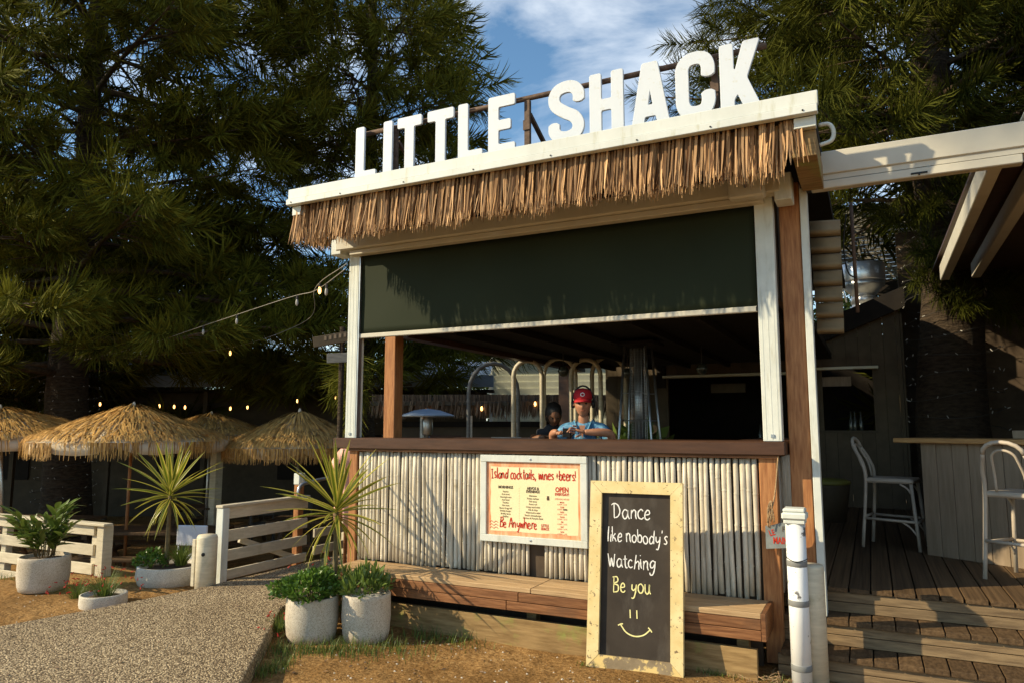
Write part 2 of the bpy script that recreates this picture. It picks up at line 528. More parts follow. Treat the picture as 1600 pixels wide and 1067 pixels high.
def cordyline_mat():
    """green blade with a yellow margin: runs along the across-blade coordinate stored in tint"""
    m, nt, b = new_mat('variegated_blade')
    L = nt.links.new
    at = nt.nodes.new('ShaderNodeAttribute'); at.attribute_name = 'tint'
    cr = nt.nodes.new('ShaderNodeValToRGB')
    els = cr.color_ramp.elements
    els[0].position = .0; els[0].color = (.12, .17, .012, 1)
    els[1].position = 1.; els[1].color = (.66, .55, .12, 1)
    e = els.new(.40); e.color = (.22, .27, .025, 1)
    e = els.new(.62); e.color = (.54, .47, .08, 1)
    L(at.outputs['Fac'], cr.inputs[0])
    hs = nt.nodes.new('ShaderNodeHueSaturation')
    oi = nt.nodes.new('ShaderNodeObjectInfo')
    mr = nt.nodes.new('ShaderNodeMapRange'); mr.inputs['To Min'].default_value = .6; mr.inputs['To Max'].default_value = 1.2
    L(oi.outputs['Random'], mr.inputs['Value']); L(mr.outputs[0], hs.inputs['Value']); L(cr.outputs[0], hs.inputs['Color'])
    L(hs.outputs[0], b.inputs['Base Color'])
    b.inputs['Roughness'].default_value = .38
    tr = nt.nodes.new('ShaderNodeBsdfTranslucent'); L(hs.outputs[0], tr.inputs['Color'])
    mx = nt.nodes.new('ShaderNodeMixShader'); mx.inputs[0].default_value = .3
    L(b.outputs[0], mx.inputs[1]); L(tr.outputs[0], mx.inputs[2])
    L(mx.outputs[0], nt.nodes['Material Output'].inputs[0])
    return m
M['cordyline'] = cordyline_mat()

# ------------------------------------------------------------------ ground and path
def sstep(a, b, x):
    t = np.clip((x - a) / (b - a), 0, 1)
    return t * t * (3 - 2 * t)

def ground_z(x, y):
    x = np.asarray(x, float); y = np.asarray(y, float)
    wl = sstep(-4.9, -5.6, x)
    d = .55 * (wl * sstep(5.7, 7.4, y) + (1 - wl) * sstep(7.5, 9.5, y))
    d = np.maximum(d, .40 * sstep(-8.0, -11.0, x) * sstep(2.5, 6, y))
    return -d + .012 * np.sin(x * 2.3 + 1) * np.cos(y * 1.9) + .008 * np.sin(x * 5.1) * np.sin(y * 4.3 + 2)

xs = np.concatenate([np.linspace(-260, -24, 14), np.linspace(-22, 6, 141), np.linspace(8, 260, 14)])
ys = np.concatenate([np.linspace(-160, -6, 10), np.linspace(-4, 18, 111), np.linspace(20, 300, 14)])
gx, gy = np.meshgrid(xs, ys)
gv = np.stack([gx.ravel(), gy.ravel(), ground_z(gx, gy).ravel()], 1)
nx, ny = len(xs), len(ys)
ii, jj = np.meshgrid(np.arange(nx - 1), np.arange(ny - 1))
a_ = (jj * nx + ii).ravel()
gf = np.stack([a_, a_ + 1, a_ + nx + 1, a_ + nx], 1)
ground = np_mesh('ground', gv, gf, M['sand'])
struct(ground)

path_poly = [(-6.4, -3), (-6.25, 2.2), (-6.13, 3.45), (-5.97, 4.2), (-5.86, 5.0), (-5.86, 7.7), (-4.72, 7.7), (-4.66, 5.3), (-4.60, 4.86),
             (-4.02, 4.08), (-3.48, 3.35), (-2.9, 2.58), (-1.2, .3), (-1.2, -3)]
pb = MB().prism(path_poly, -.7, .12)
path = pb.build('path', M['path'])
struct(path)
bv = path.modifiers.new('edge', 'BEVEL'); bv.width = .015; bv.segments = 2; bv.limit_method = 'ANGLE'

# ------------------------------------------------------------------ deck and steps (right)
deck = MB().b2((-4.45, 5.95, .30), (4.2, 12.6, .478)).build('deck', M['dark'])
struct(deck)
bw = .14
x = -4.4
proto_board = MB().box((0, 0, 0), (bw - .008, 1.0, .036), None, .004)
pb_mesh = None
def dup_mesh(base, name, parent, loc, scale=(1, 1, 1), rot=(0, 0, 0)):
    return link(name, base, parent, loc, rot, scale)
bo = proto_board.build('deck_board', M['deck'], deck)
board_me = bo.data
bpy.data.objects.remove(bo)
xx = -.62
while xx < 4.1:
    # long boards of the deck floor, laid front to back
    dup_mesh(board_me, 'deck_board', deck, (xx + bw / 2, 5.77 + 3.4, .502), (1, 6.8, 1))
    xx += bw
fl = MB().b2((-4.4, 5.96, .48), (-.63, 12.5, .519)).build('floor_sheet', M['deck'], deck)

steps = MB().b2((-.60, 5.40, -.02), (4.2, 5.94, .13)).build('steps', M['dark'])
struct(steps)
for k, (yf, zt) in enumerate(((5.78, .52), (5.56, .347), (5.33, .173))):
    zb = zt - .173
    if k:
        xx = -.62
        while xx < 4.1:
            ln = 5.79 - yf if k == 1 else 5.575 - yf
            dup_mesh(board_me, 'tread_board', steps, (xx + bw / 2, yf + ln / 2 - .01, zt - .018), (1, ln + .02, 1))
            xx += bw
    h = (.173 - .04) / 2
    for q in range(2):
        z0 = zb + .002 + q * (h + .004)
        x0 = -.64
        for ln in (2.3, 2.5):
            MB().b2((x0, yf + .004, z0), (x0 + ln - .004, yf + .032, z0 + h), .003).build('riser_board', M['riser'], steps)
            x0 += ln
    MB().b2((-.64, yf + .004, zt - .038 - .0), (4.16, yf + .02, zt - .037 + .0005)).build('riser_cap', M['dark'], steps)
MB().b2((-.63, 5.815, -.3), (4.1, 5.945, .30)).build('step_back', M['dark'], steps)
# ------------------------------------------------------------------ the kiosk
kiosk = thing('kiosk', 'bamboo fronted kiosk with thatch fringed roof and half lowered green blind', 'kiosk', (-2.5, 5.5, 0))
KO = Vector((-2.5, 5.5, 0))
def kp(mb, name, mat, smooth=False, parent=None):
    """build a part in world coordinates under the kiosk"""
    o = mb.build(name, mat, parent or kiosk, smooth)
    if parent is None: o.location = -KO
    return o

# backing, corner posts, counter
kp(MB().b2((-4.33, 5.545, .40), (-.74, 5.57, 1.43)), 'backing_board', M['bamboogap'])
for xa, xb in ((-4.425, -4.335), (-.735, -.615)):
    kp(MB().b2((xa, 5.49, .02 if xb > -1 else .0), (xb, 5.60, 1.432), .005), 'corner_post', M['timber'])
kp(MB().b2((-4.585, 5.435, 1.448), (-.545, 5.98, 1.547), .008), 'counter', M['counter'])
kp(MB().b2((-4.43, 5.46, 1.428), (-.60, 5.60, 1.446)), 'counter_strip', M['bench'])
# bamboo poles, each its own piece: front and right-hand return
def pole_mesh(seed, L):
    r_ = random.Random(seed)
    mb = MB()
    pts = []; rr = []
    r0 = r_.uniform(.0170, .0210)
    nodes = []
    z = r_.uniform(.08, .25)
    while z < L - .03:
        nodes.append(z); z += r_.uniform(.20, .32)
    zs = [0]
    for q in nodes: zs += [q - .016, q - .006, q, q + .006, q + .016]
    zs.append(L)
    bx, by = r_.uniform(-.007, .007), r_.uniform(-.004, .004)
    for z in zs:
        t = z / L
        b = math.sin(t * PI) 
        rad = r0 * (1 - .14 * t)
        for q in nodes:
            if abs(z - q) < .001: rad *= 1.11
            elif abs(z - q) < .007: rad *= .97
        pts.append((bx * b + r_.uniform(-.0012, .0012), by * b, z)); rr.append(rad)
    mb.tube(pts, rr, 8)
    me = bpy.data.meshes.new('bamboo_pole'); me.from_pydata(mb.v, [], mb.f)
    me.materials.append(M['bamboo'])
    me.polygons.foreach_set('use_smooth', [True] * len(me.polygons)); me.update()
    return me
pole_me = [pole_mesh(s, .95) for s in range(9)]
x = -4.305
gapx = (-2.505,)
k = 0
while x < -.765:
    if not any(abs(x - g) < .055 for g in gapx):
        flip = rnd.choice((0, PI))
        zt = 1.425 - rnd.uniform(0, .008)
        h = .985 + rnd.uniform(-.02, .012)
        o = link('bamboo_pole', pole_me[k % 9], kiosk, Vector((x, 5.518 + rnd.uniform(-.004, .004), zt if flip else zt - h)) - KO,
                 (flip, rnd.uniform(-.006, .006), rnd.uniform(0, 6)), (rnd.uniform(.95, 1.12), rnd.uniform(.95, 1.1), h / .95))
    k += 1
    x += rnd.uniform(.0385, .0465)
y = 5.64
while y < 7.6:
    zt = 1.425
    o = link('bamboo_pole', pole_me[k % 9], kiosk, Vector((-.628, y, zt - .95)) - KO, (0, 0, rnd.uniform(0, 6)))
    k += 1; y += .053
kp(MB().b2((-.69, 5.61, .30), (-.655, 7.7, 1.43)), 'backing_board', M['bamboogap'])
kp(MB().b2((-.98, 5.985, 1.45), (-.56, 7.7, 1.545), .006), 'side_counter', M['counter'])
kp(MB().b2((-4.41, 5.61, .30), (-4.36, 7.4, 1.43)), 'panel', M['bamboogap'])

# white posts with ribbed faces, lintel, blind
for xa, xb in ((-4.475, -4.355), (-.695, -.565)):
    w = xb - xa
    kp(MB().b2((xa, 5.475, 1.548), (xb, 5.58, 3.40), .004), 'white_post', M['white'])
    for f in (.18, .5, .82):
        kp(MB().b2((xa + w * f - .0025, 5.4735, 1.56), (xa + w * f + .0025, 5.4749, 3.27)), 'post_rib', M['white'])
    kp(MB().b2((xa + w * .5 - .012, 5.468, 1.575), (xa + w * .5 + .012, 5.473, 1.598)), 'bracket', M['steel'])
kp(MB().b2((-4.56, 5.36, 3.335), (-.50, 5.50, 3.475), .01), 'lintel', M['cream'])
kp(MB().b2((-4.42, 5.40, 3.285), (-.62, 5.49, 3.333), .006), 'blind_cassette', M['cream'])
kp(MB().b2((-4.62, 5.37, 3.30), (-4.50, 5.56, 3.45), .006), 'lintel_end', M['white'])
kp(MB().b2((-.54, 5.37, 3.27), (-.42, 5.56, 3.47), .006), 'lintel_end', M['white'])
m, nt, b = new_mat('green_blind_mesh')
tc = nt.nodes.new('ShaderNodeTexCoord'); ns = N(nt, 'ShaderNodeTexNoise', Scale=1.6, Detail=3)
nt.links.new(tc.outputs['Object'], ns.inputs['Vector'])
cr = nt.nodes.new('ShaderNodeValToRGB'); cr.color_ramp.elements[0].color = (.015, .020, .010, 1); cr.color_ramp.elements[1].color = (.027, .034, .017, 1)
nt.links.new(ns.outputs['Fac'], cr.inputs[0]); nt.links.new(cr.outputs[0], b.inputs['Base Color'])
b.inputs['Roughness'].default_value = .75; b.inputs['Specular IOR Level'].default_value = .15
M['blind'] = m
# fabric with a faint sag and ripple
nxb, nzb = 60, 12
bv_, bf_ = [], []
for j in range(nzb + 1):
    for i in range(nxb + 1):
        u, w = i / nxb, j / nzb
        bv_.append((-4.352 + u * 3.65, 5.505 + (.008 * math.sin(u * 9 + w * 2) + .005 * math.sin(u * 23 + 3 * w)) * math.sin(w * PI) - .01 * math.sin(w * PI), 3.29 - w * .765))
for j in range(nzb):
    for i in range(nxb):
        a = j * (nxb + 1) + i
        bf_.append((a, a + nxb + 1, a + nxb + 2, a + 1))
bl = MB().add(bv_, bf_)
blo = kp(bl, 'blind', M['blind'], True)
so = blo.modifiers.new('thick', 'SOLIDIFY'); so.thickness = .002
kp(MB().b2((-4.352, 5.49, 2.487), (-.70, 5.522, 2.530), .006), 'bottom_rail', M['cream'])
for xa in (-4.362, -.712):
    kp(MB().b2((xa, 5.485, 2.492), (xa + .014, 5.527, 2.526), .003), 'rail_cap', M['black'])
kp(MB().b2((-4.352, 5.478, 1.55), (-4.342, 5.53, 3.28)), 'blind_guide', M['steel'])

# roof: sheet, fascia, soffit
kp(MB().b2((-4.53, 4.745, 3.605), (-.22, 11.2, 3.70)), 'roof_sheet', M['dark'])  # unseen rear length added to keep sun off the kitchen wall
kp(MB().b2((-4.55, 4.70, 3.655), (-.19, 4.742, 3.745), .004), 'fascia', M['fascia'])
kp(MB().b2((-4.56, 4.685, 3.600), (-.195, 4.742, 3.652), .004), 'fascia_lip', M['fascia'])
kp(MB().b2((-4.535, 4.745, 3.52), (-4.44, 4.80, 3.598)), 'fascia_end', M['white'])
kp(MB().b2((-.34, 4.745, 3.53), (-.21, 4.80, 3.60), .003), 'fascia_end', M['white'])
kp(MB().b2((-.36, 4.80, 3.36), (-.215, 5.54, 3.53), .004), 'barge_timber', M['skirt'])
kp(MB().b2((-4.53, 4.80, 3.48), (-4.45, 6.5, 3.60), .004), 'barge_timber', M['skirt'])
for i in range(9):
    xq = -4.40 + i * .115 * 4.2
    if xq < -.4: kp(MB().b2((xq, 4.87, 3.53), (xq + .045, 6.4, 3.60)), 'rafter', M['bamboogap'])
for xq in (-4.5, -3.95, -3.3, -2.65, -2.0, -1.35, -.85, -.28):
    kp(MB().lathe([(.0, .0), (.006, .001), (.006, .004), (.0, .005)], (0, 0, 0), 8), 'screw', M['black']).matrix_local = \
        Matrix.Translation(Vector((xq, 4.684, 3.62)) - KO) @ Matrix.Rotation(PI / 2, 4, 'X')
# conduit elbow at the roof's end
kp(MB().tube(catmull([(-.20, 4.86, 3.575), (-.14, 4.86, 3.57), (-.115, 4.86, 3.52), (-.13, 4.86, 3.46), (-.20, 4.86, 3.44)], 5), .014, 8), 'conduit', M['white'], True)

# thatch fringe: real strands hung in three rows
def strands(n, xr, yr, zt, Lr, slant, wid, seed, K=3):
    g = np.random.default_rng(seed)
    x0 = g.uniform(*xr, n); y0 = g.uniform(*yr, n)
    L = .965 * g.uniform(*Lr, n) * (1 + .045 * np.sin(x0 * 7.3 + seed) + .035 * np.sin(x0 * 17.))
    sx = g.normal(slant, .045, n) * (.5 + .5 * (xr[1] - x0) / max(.3, xr[1] - xr[0])); sy = g.normal(-.03, .06, n)
    w = g.uniform(*wid, n)
    curl = g.normal(0, .010, n)
    ang = g.uniform(-.7, .7, n)
    V = []; F = []; T = []
    t = np.linspace(0, 1, K + 1)
    for i in range(n):
        base = len(V)
        tv = g.uniform(0, 1) ** 1.5
        for k, q in enumerate(t):
            cx = x0[i] + sx[i] * L[i] * q + curl[i] * q * q
            cy = y0[i] + sy[i] * L[i] * q + .006 * q * g.normal()
            cz = zt - L[i] * q
            ww = w[i] * (1 - .78 * q ** 1.8) * .5
            dx, dy = math.cos(ang[i]) * ww, math.sin(ang[i]) * ww
            V += [(cx - dx, cy - dy, cz), (cx + dx, cy + dy, cz)]
            T += [min(1, tv * (.55 + .45 * q)), min(1, tv * (.6 + .4 * q) + .1)]  # depth shading painted into the tint: darker at the strand root
            if k:
                a = base + 2 * k
                F.append((a - 2, a, a + 1, a - 1))
    return np.array(V), np.array(F), np.array(T)
fr = [strands(430, (-4.52, -.37), (4.748, 4.775), 3.605, (.31, .385), -.09, (.010, .021), 3),
      strands(560, (-4.50, -.40), (4.785, 4.83), 3.60, (.31, .385), -.08, (.009, .020), 4),
      strands(900, (-4.48, -.42), (4.85, 4.91), 3.60, (.29, .38), -.06, (.008, .018), 5),
      strands(160, (-4.55, -4.42), (4.76, 5.2), 3.60, (.25, .36), -.16, (.010, .018), 6),
      strands(20, (-.42, -.30), (4.755, 4.79), 3.60, (.2, .33), .12, (.010, .018), 7)]
V = []; F = []; T = []; o_ = 0
for v_, f_, t_ in fr:
    V.append(v_); F.append(f_ + o_); T.append(t_); o_ += len(v_)
th = np_mesh('thatch_fringe', np.concatenate(V), np.concatenate(F), M['thatch'], kiosk, np.concatenate(T), False)
th.location = -KO; stuff(th)

# dark interior: ceiling, inner posts, beams
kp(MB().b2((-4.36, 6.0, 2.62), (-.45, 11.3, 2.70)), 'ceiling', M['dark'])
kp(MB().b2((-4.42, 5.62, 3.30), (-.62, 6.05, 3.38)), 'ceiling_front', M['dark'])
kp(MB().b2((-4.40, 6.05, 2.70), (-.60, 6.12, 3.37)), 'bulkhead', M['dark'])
kp(MB().b2((-4.36, 6.13, 2.56), (-4.22, 11.3, 2.615)), 'roof_beam', M['counter'])
for q in range(6):
    xq = -3.7 + q * .6
    kp(MB().b2((xq, 6.13, 2.55), (xq + .05, 11.2, 2.615)), 'ceiling_joist', M['dark'])
kp(MB().b2((-4.33, 5.88, .5), (-4.20, 6.02, 3.29), .006), 'inner_post', M['timber'])
kp(MB().b2((-4.34, 10.42, .5), (-4.14, 10.60, 2.615), .006), 'inner_post', M['counter'])
kp(MB().b2((-.58, 7.72, .5), (-.46, 7.84, 3.2), .006), 'inner_post', M['counter'])
# kiosk's dark right-hand return under the roof
kp(MB().b2((-.60, 5.62, 2.6), (-.56, 7.7, 3.5)), 'side_valance', M['bamboogap'])

# ------------------------------------------------------------------ bench along the front
bench = thing('bench', 'long reddish timber bench along the foot of the bamboo wall', 'bench', (-2.4, 5.3, 0))
BO = Vector((-2.4, 5.3, 0))
def bp_(mb, name, mat):
    o = mb.build(name, mat, bench); o.location = -BO; return o
ysb = [(5.085, 5.215), (5.22, 5.35), (5.355, 5.487)]
for i, (ya, yb) in enumerate(ysb):
    for xa, xb in ((-4.28, -2.36), (-2.355, -.705)):
        bp_(MB().b2((xa, ya, .405), (xb, yb, .441), .004), 'seat_plank', M['benchtop'])
for j, (za, zb) in enumerate(((.268, .334), (.338, .403))):
    for xa, xb in ((-4.28, -2.56 + .1 * j), (-2.555 + .1 * j, -.705)):
        bp_(MB().b2((xa, 5.075 - .0, za), (xb, 5.112, zb), .003), 'apron_plank', M['bench'])
bp_(MB().b2((-.704, 5.076, .268), (-.674, 5.487, .441), .003), 'end_plank', M['bench'])
for xq in (-4.1, -2.45, -.86):
    bp_(MB().b2((xq - .04, 5.30, .0), (xq + .04, 5.38, .404)), 'leg', M['skirt'])
bp_(MB().b2((-4.25, 5.45, .0), (-.75, 5.485, .40)), 'back_board', M['bamboogap'])
for xa, xb in ((-4.2, -1.92), (-1.915, -.745)):
    bp_(MB().b2((xa, 5.145, -.03), (xb, 5.185, .195), .004), 'skirt_board', M['skirt'])

# ------------------------------------------------------------------ rooftop sign: rusty frame and eleven cut-out letters
sign = thing('rooftop_sign', 'large white cut-out letters reading LITTLE SHACK on a rusty roof frame', 'sign', (-2.2, 4.87, 3.70))
SO = Vector((-2.2, 4.87, 3.70))
def sg(mb, name, mat, smooth=False):
    o = mb.build(name, mat, sign, smooth); o.location = -SO; return o
sg(MB().tube([(-3.95, 4.91, 4.215), (-.50, 4.91, 4.215)], .021, 10), 'rail', M['rust'], True)
for xq in (-3.55, -2.29, -.85):
    sg(MB().b2((xq - .022, 4.895, 3.70), (xq + .022, 4.93, 4.195)), 'upright', M['rust'])
    sg(MB().b2((xq - .028, 4.885, 3.95), (xq + .028, 4.894, 4.03)), 'joint_plate', M['rust'])
    sg(MB().beam((xq, 4.95, 4.10), (xq, 5.75, 3.72), .03, .03), 'brace', M['rust'])
sg(MB().tube([(-3.9, 4.91, 3.80), (-.55, 4.91, 3.80)], .018, 8), 'rail', M['rust'], True)

def round_poly(pts, r, seg=4):
    """2-D polygon with rounded corners"""
    n = len(pts); out = []
    rr = r if hasattr(r, '__len__') else [r] * n
    for i in range(n):
        p0, p1, p2 = (np.array(pts[(i + d) % n], float) for d in (-1, 0, 1))
        a, b_ = p0 - p1, p2 - p1
        la, lb = np.linalg.norm(a), np.linalg.norm(b_)
        rad = min(rr[i], la * .49, lb * .49)
        if rad < 1e-4: out.append(tuple(p1)); continue
        A, B = p1 + a / la * rad, p1 + b_ / lb * rad
        for k in range(seg + 1):
            t = k / seg
            out.append(tuple((1 - t) ** 2 * A + 2 * t * (1 - t) * p1 + t * t * B))
    return out

def stroke_poly(cl, t):
    """outline of a thick open centreline with flat, slightly rounded ends"""
    P = np.array(catmull(cl, 6))
    d = np.gradient(P, axis=0); d /= np.linalg.norm(d, axis=1)[:, None]
    nrm = np.stack([-d[:, 1], d[:, 0]], 1)
    A, B = P + nrm * t / 2, P - nrm * t / 2
    def end(a, b_, dirv):
        m_ = []
        for k in range(1, 4):
            q = k / 4
            m_.append(tuple(a * (1 - q) + b_ * q + dirv * .018 * math.sin(q * PI) ** .5))
        return m_
    return [tuple(p) for p in A] + end(A[-1], B[-1], d[-1]) + [tuple(p) for p in B[::-1]] + end(B[0], A[0], -d[0])

def fill_shape(name, loops, depth, mat, parent, mw):
    """flat cut-out with holes, given thickness"""
    cu = bpy.data.curves.new(name, 'CURVE')
    cu.dimensions = '2D'; cu.fill_mode = 'BOTH'; cu.extrude = depth / 2; cu.bevel_depth = .003; cu.bevel_resolution = 1
    for lp in loops:
        s = cu.splines.new('POLY'); s.points.add(len(lp) - 1); s.use_cyclic_u = True
        for p, q in zip(s.points, lp): p.co = (q[0], q[1], 0, 1)
    tmp = bpy.data.objects.new('tmp', cu); col.objects.link(tmp)
    dg = bpy.context.evaluated_depsgraph_get()
    me = bpy.data.meshes.new_from_object(tmp.evaluated_get(dg))
    me.name = name
    me.materials.clear(); me.materials.append(mat)
    bpy.data.objects.remove(tmp); bpy.data.curves.remove(cu)
    o = link(name, me, parent)
    o.matrix_local = mw
    return o

H_ = .485; T_ = .088; rc = .016
def letter(ch, w):
    h, t = H_, T_
    if ch == 'L': return [round_poly([(0, 0), (w, 0), (w, t * .95), (t, t * .95), (t, h), (0, h)], rc)]
    if ch == 'I': return [round_poly([(0, 0), (w, 0), (w, h), (0, h)], rc)]
    if ch == 'T':
        c = w / 2
        return [round_poly([(c - t / 2, 0), (c + t / 2, 0), (c + t / 2, h - t), (w, h - t), (w, h), (0, h), (0, h - t), (c - t / 2, h - t)], rc)]
    if ch == 'E':
        return [round_poly([(0, 0), (w, 0), (w, t), (t, t), (t, h / 2 - t * .42), (w * .84, h / 2 - t * .42), (w * .84, h / 2 + t * .48), (t, h / 2 + t * .48),
                            (t, h - t), (w, h - t), (w, h), (0, h)], rc)]
    if ch == 'H':
        a, b_ = h / 2 - t * .52, h / 2 + t * .42
        return [round_poly([(0, 0), (t, 0), (t, a), (w - t, a), (w - t, 0), (w, 0), (w, h), (w - t, h), (w - t, b_), (t, b_), (t, h), (0, h)], rc)]
    if ch == 'A':
        out = round_poly([(0, 0), (t * .98, 0), (t * 1.12, h * .17), (w - t * 1.12, h * .17), (w - t * .98, 0), (w, 0), (w * .70, h), (w * .30, h)], rc)
        hole = round_poly([(w * .43, h * .34), (w * .57, h * .34), (w * .5, h * .60)], .010)
        return [out, hole]
    if ch == 'S':
        s = lambda a, b_: (a * w, b_ * h)
        return [stroke_poly([s(.84, .67), s(.83, .79), s(.70, .885), s(.48, .91), s(.26, .865), s(.165, .75), s(.22, .62), s(.46, .50), s(.72, .40), s(.83, .27),
                             s(.76, .145), s(.54, .09), s(.30, .115), s(.175, .20), s(.165, .31)], t)]
    if ch == 'C':
        s = lambda a, b_: (a * w, b_ * h)
        return [stroke_poly([s(.83, .64), s(.83, .77), s(.74, .875), s(.52, .91), s(.29, .875), s(.175, .77), s(.17, .62), s(.17, .38), s(.18, .235), s(.29, .125),
                             s(.52, .09), s(.74, .125), s(.83, .23), s(.83, .36)], t)]
    if ch == 'K':
        return [round_poly([(0, 0), (t, 0), (t, h * .17), (t * 1.28, h * .25), (w - t * 1.15, 0), (w, 0), (w * .66, h * .47), (w, h), (w - t * 1.2, h), (t * 1.15, h * .60), (t, h * .62), (t, h), (0, h)], rc)]
LET = [('L', -3.92, -3.705), ('I', -3.624, -3.537), ('T', -3.479, -3.239), ('T', -3.176, -2.928), ('L', -2.88, -2.66), ('E', -2.602, -2.369),
       ('S', -2.085, -1.79), ('H', -1.748, -1.491), ('A', -1.432, -1.152), ('C', -1.108, -.838), ('K', -.801, -.538)]
for ch, xa, xb in LET:
    mw = Matrix.Translation(Vector((xa, 4.852, 3.765)) - SO) @ Matrix.Rotation(PI / 2, 4, 'X')
    fill_shape('letter', letter(ch, xb - xa), .016, M['letter'], sign, mw)

# ------------------------------------------------------------------ hand lettering: single-stroke alphabet
GL = {  # strokes in a 1-high x-height box: ascender 1.7, descender -0.7; width last
 'a': ([[(.62, .85), (.3, 1), (.02, .6), (.12, .1), (.4, .05), (.62, .5), (.64, .95), (.66, .3), (.8, .02)]], .85),
 'b': ([[(.06, 1.7), (.05, .05)], [(.06, .6), (.35, 1), (.65, .7), (.55, .1), (.25, 0), (.05, .25)]], .75),
 'c': ([[(.58, .82), (.35, 1), (.05, .65), (.1, .15), (.4, 0), (.62, .18)]], .68),
 'd': ([[(.6, .8), (.3, 1), (.03, .6), (.12, .08), (.42, .08), (.62, .5)], [(.66, 1.75), (.64, .6), (.66, .02)]], .82),
 'e': ([[(.06, .5), (.55, .62), (.5, .95), (.25, 1), (.04, .6), (.12, .1), (.42, 0), (.65, .2)]], .72),
 'g': ([[(.6, .85), (.3, 1), (.04, .65), (.15, .2), (.45, .25), (.62, .7)], [(.64, .95), (.66, 0), (.5, -.6), (.2, -.65), (.1, -.4)]], .8),
 'h': ([[(.06, 1.75), (.05, 0)], [(.05, .55), (.3, .98), (.55, .8), (.58, .3), (.64, 0)]], .74),
 'i': ([[(.1, 1), (.1, .3), (.2, 0)], [(.1, 1.38), (.12, 1.44)]], .32),
 'k': ([[(.06, 1.75), (.05, 0)], [(.55, .95), (.08, .45), (.35, .4), (.6, 0)]], .68),
 'l': ([[(.1, 1.75), (.08, .6), (.14, 0)]], .28),
 'n': ([[(.06, 1), (.06, 0)], [(.06, .6), (.3, 1), (.54, .85), (.56, .3), (.66, 0)]], .76),
 'o': ([[(.35, 1), (.06, .75), (.06, .25), (.32, 0), (.6, .2), (.64, .7), (.35, 1)]], .75),
 'r': ([[(.06, 1), (.06, 0)], [(.06, .55), (.25, .92), (.5, .95)]], .55),
 's': ([[(.52, .88), (.3, 1), (.1, .78), (.28, .52), (.5, .3), (.38, .04), (.06, .08)]], .62),
 't': ([[(.25, 1.5), (.22, .4), (.35, .03), (.5, .1)], [(.02, 1.02), (.5, 1.08)]], .54),
 'u': ([[(.06, 1), (.06, .3), (.28, 0), (.52, .25), (.6, 1), (.6, .3), (.72, .02)]], .8),
 'w': ([[(.04, 1), (.2, .05), (.45, .85), (.68, .05), (.9, 1)]], .98),
 'y': ([[(.06, 1), (.1, .45), (.35, .3), (.58, .6)], [(.62, 1), (.58, .1), (.4, -.6), (.1, -.6)]], .76),
 'A': ([[(.02, 0), (.42, 1.7), (.85, 0)], [(.2, .65), (.7, .7)]], .95),
 'B': ([[(.1, 1.65), (.08, 0)], [(-.05, 1.6), (.5, 1.65), (.6, 1.2), (.1, .9), (.65, .75), (.65, .15), (.08, 0)]], .85),
 'D': ([[(.2, 1.6), (.22, .05)], [(-.15, 1.45), (.2, 1.65), (.7, 1.45), (.95, .8), (.7, .2), (.2, 0)]], 1.1),
 'I': ([[(.0, 1.65), (.5, 1.7)], [(.25, 1.65), (.22, 0)], [(0, 0), (.5, .05)]], .6),
 'W': ([[(.0, 1.5), (.25, 0), (.5, 1.0), (.75, 0), (1.0, 1.5)]], 1.1),
 '+': ([[(.0, .6), (.6, .62)], [(.3, .95), (.28, .25)]], .72),
 '!': ([[(.2, 1.7), (.1, .5)], [(.06, .08), (.1, .02)]], .35),
 ',': ([[(.12, .1), (.04, -.3)]], .25),
 "'": ([[(.15, 1.65), (.1, 1.3)]], .22),
}
def handwrite(mb, text, x, z, xh, wpen, wmax=None, jit=.0, squeeze=1.0, thick=.0012, lift=0.):
    """flat ribbon strokes in the local XZ plane, facing -Y; returns the end x"""
    g = random.Random(text)
    y = -thick - lift
    for ch in text:
        if ch == ' ':
            x += xh * .5 * squeeze; continue
        st, adv = GL[ch]
        dz = g.uniform(-jit, jit) * xh; sl_ = g.uniform(-.10, .14); sw_ = g.uniform(.90, 1.10); sv_ = g.uniform(.92, 1.10)
        for s_ in st:
            P = np.array(catmull([(x + (px * sw_ + pz * sl_) * xh * squeeze + g.uniform(-.012, .012) * xh, z + pz * sv_ * xh + dz + g.uniform(-.012, .012) * xh) for px, pz in s_], 5))
            d = np.gradient(P, axis=0); d /= (np.linalg.norm(d, axis=1)[:, None] + 1e-9)
            nr = np.stack([-d[:, 1], d[:, 0]], 1)
            k = len(P)
            wv = wpen * (.72 + .35 * np.sin(np.linspace(.3, 2.8, k)) + .13 * np.sin(np.arange(k) * 1.7 + g.uniform(0, 6)))
            A, B = P + nr * wv[:, None] / 2, P - nr * wv[:, None] / 2
            vs_ = [(a[0], y, a[1]) for a in A] + [(b_[0], y, b_[1]) for b_ in B]
            fs = [(i, i + 1, k + i + 1, k + i) for i in range(k - 1)]
            mb.add(vs_, fs)
        x += adv * xh * squeeze + xh * .08
    return x
def hand_width(text, xh, squeeze=1.0):
    return sum(.5 * xh * squeeze if c == ' ' else GL[c][1] * xh * squeeze + xh * .08 for c in text)

def type_mesh(text, size, mat, parent, loc, name='lettering', align='CENTER', bold=0., sx=1.0, rot=(PI / 2, 0, 0), space=1.0):
    cu = bpy.data.curves.new(name, 'FONT')
    cu.body = text; cu.size = size; cu.align_x = align; cu.offset = bold; cu.space_character = space
    cu.resolution_u = 2
    tmp = bpy.data.objects.new('tmp', cu); col.objects.link(tmp)
    dg = bpy.context.evaluated_depsgraph_get()
    me = bpy.data.meshes.new_from_object(tmp.evaluated_get(dg))
    me.name = name; me.materials.clear(); me.materials.append(mat)
    bpy.data.objects.remove(tmp); bpy.data.curves.remove(cu)
    return link(name, me, parent, loc, rot, (sx, 1, 1))

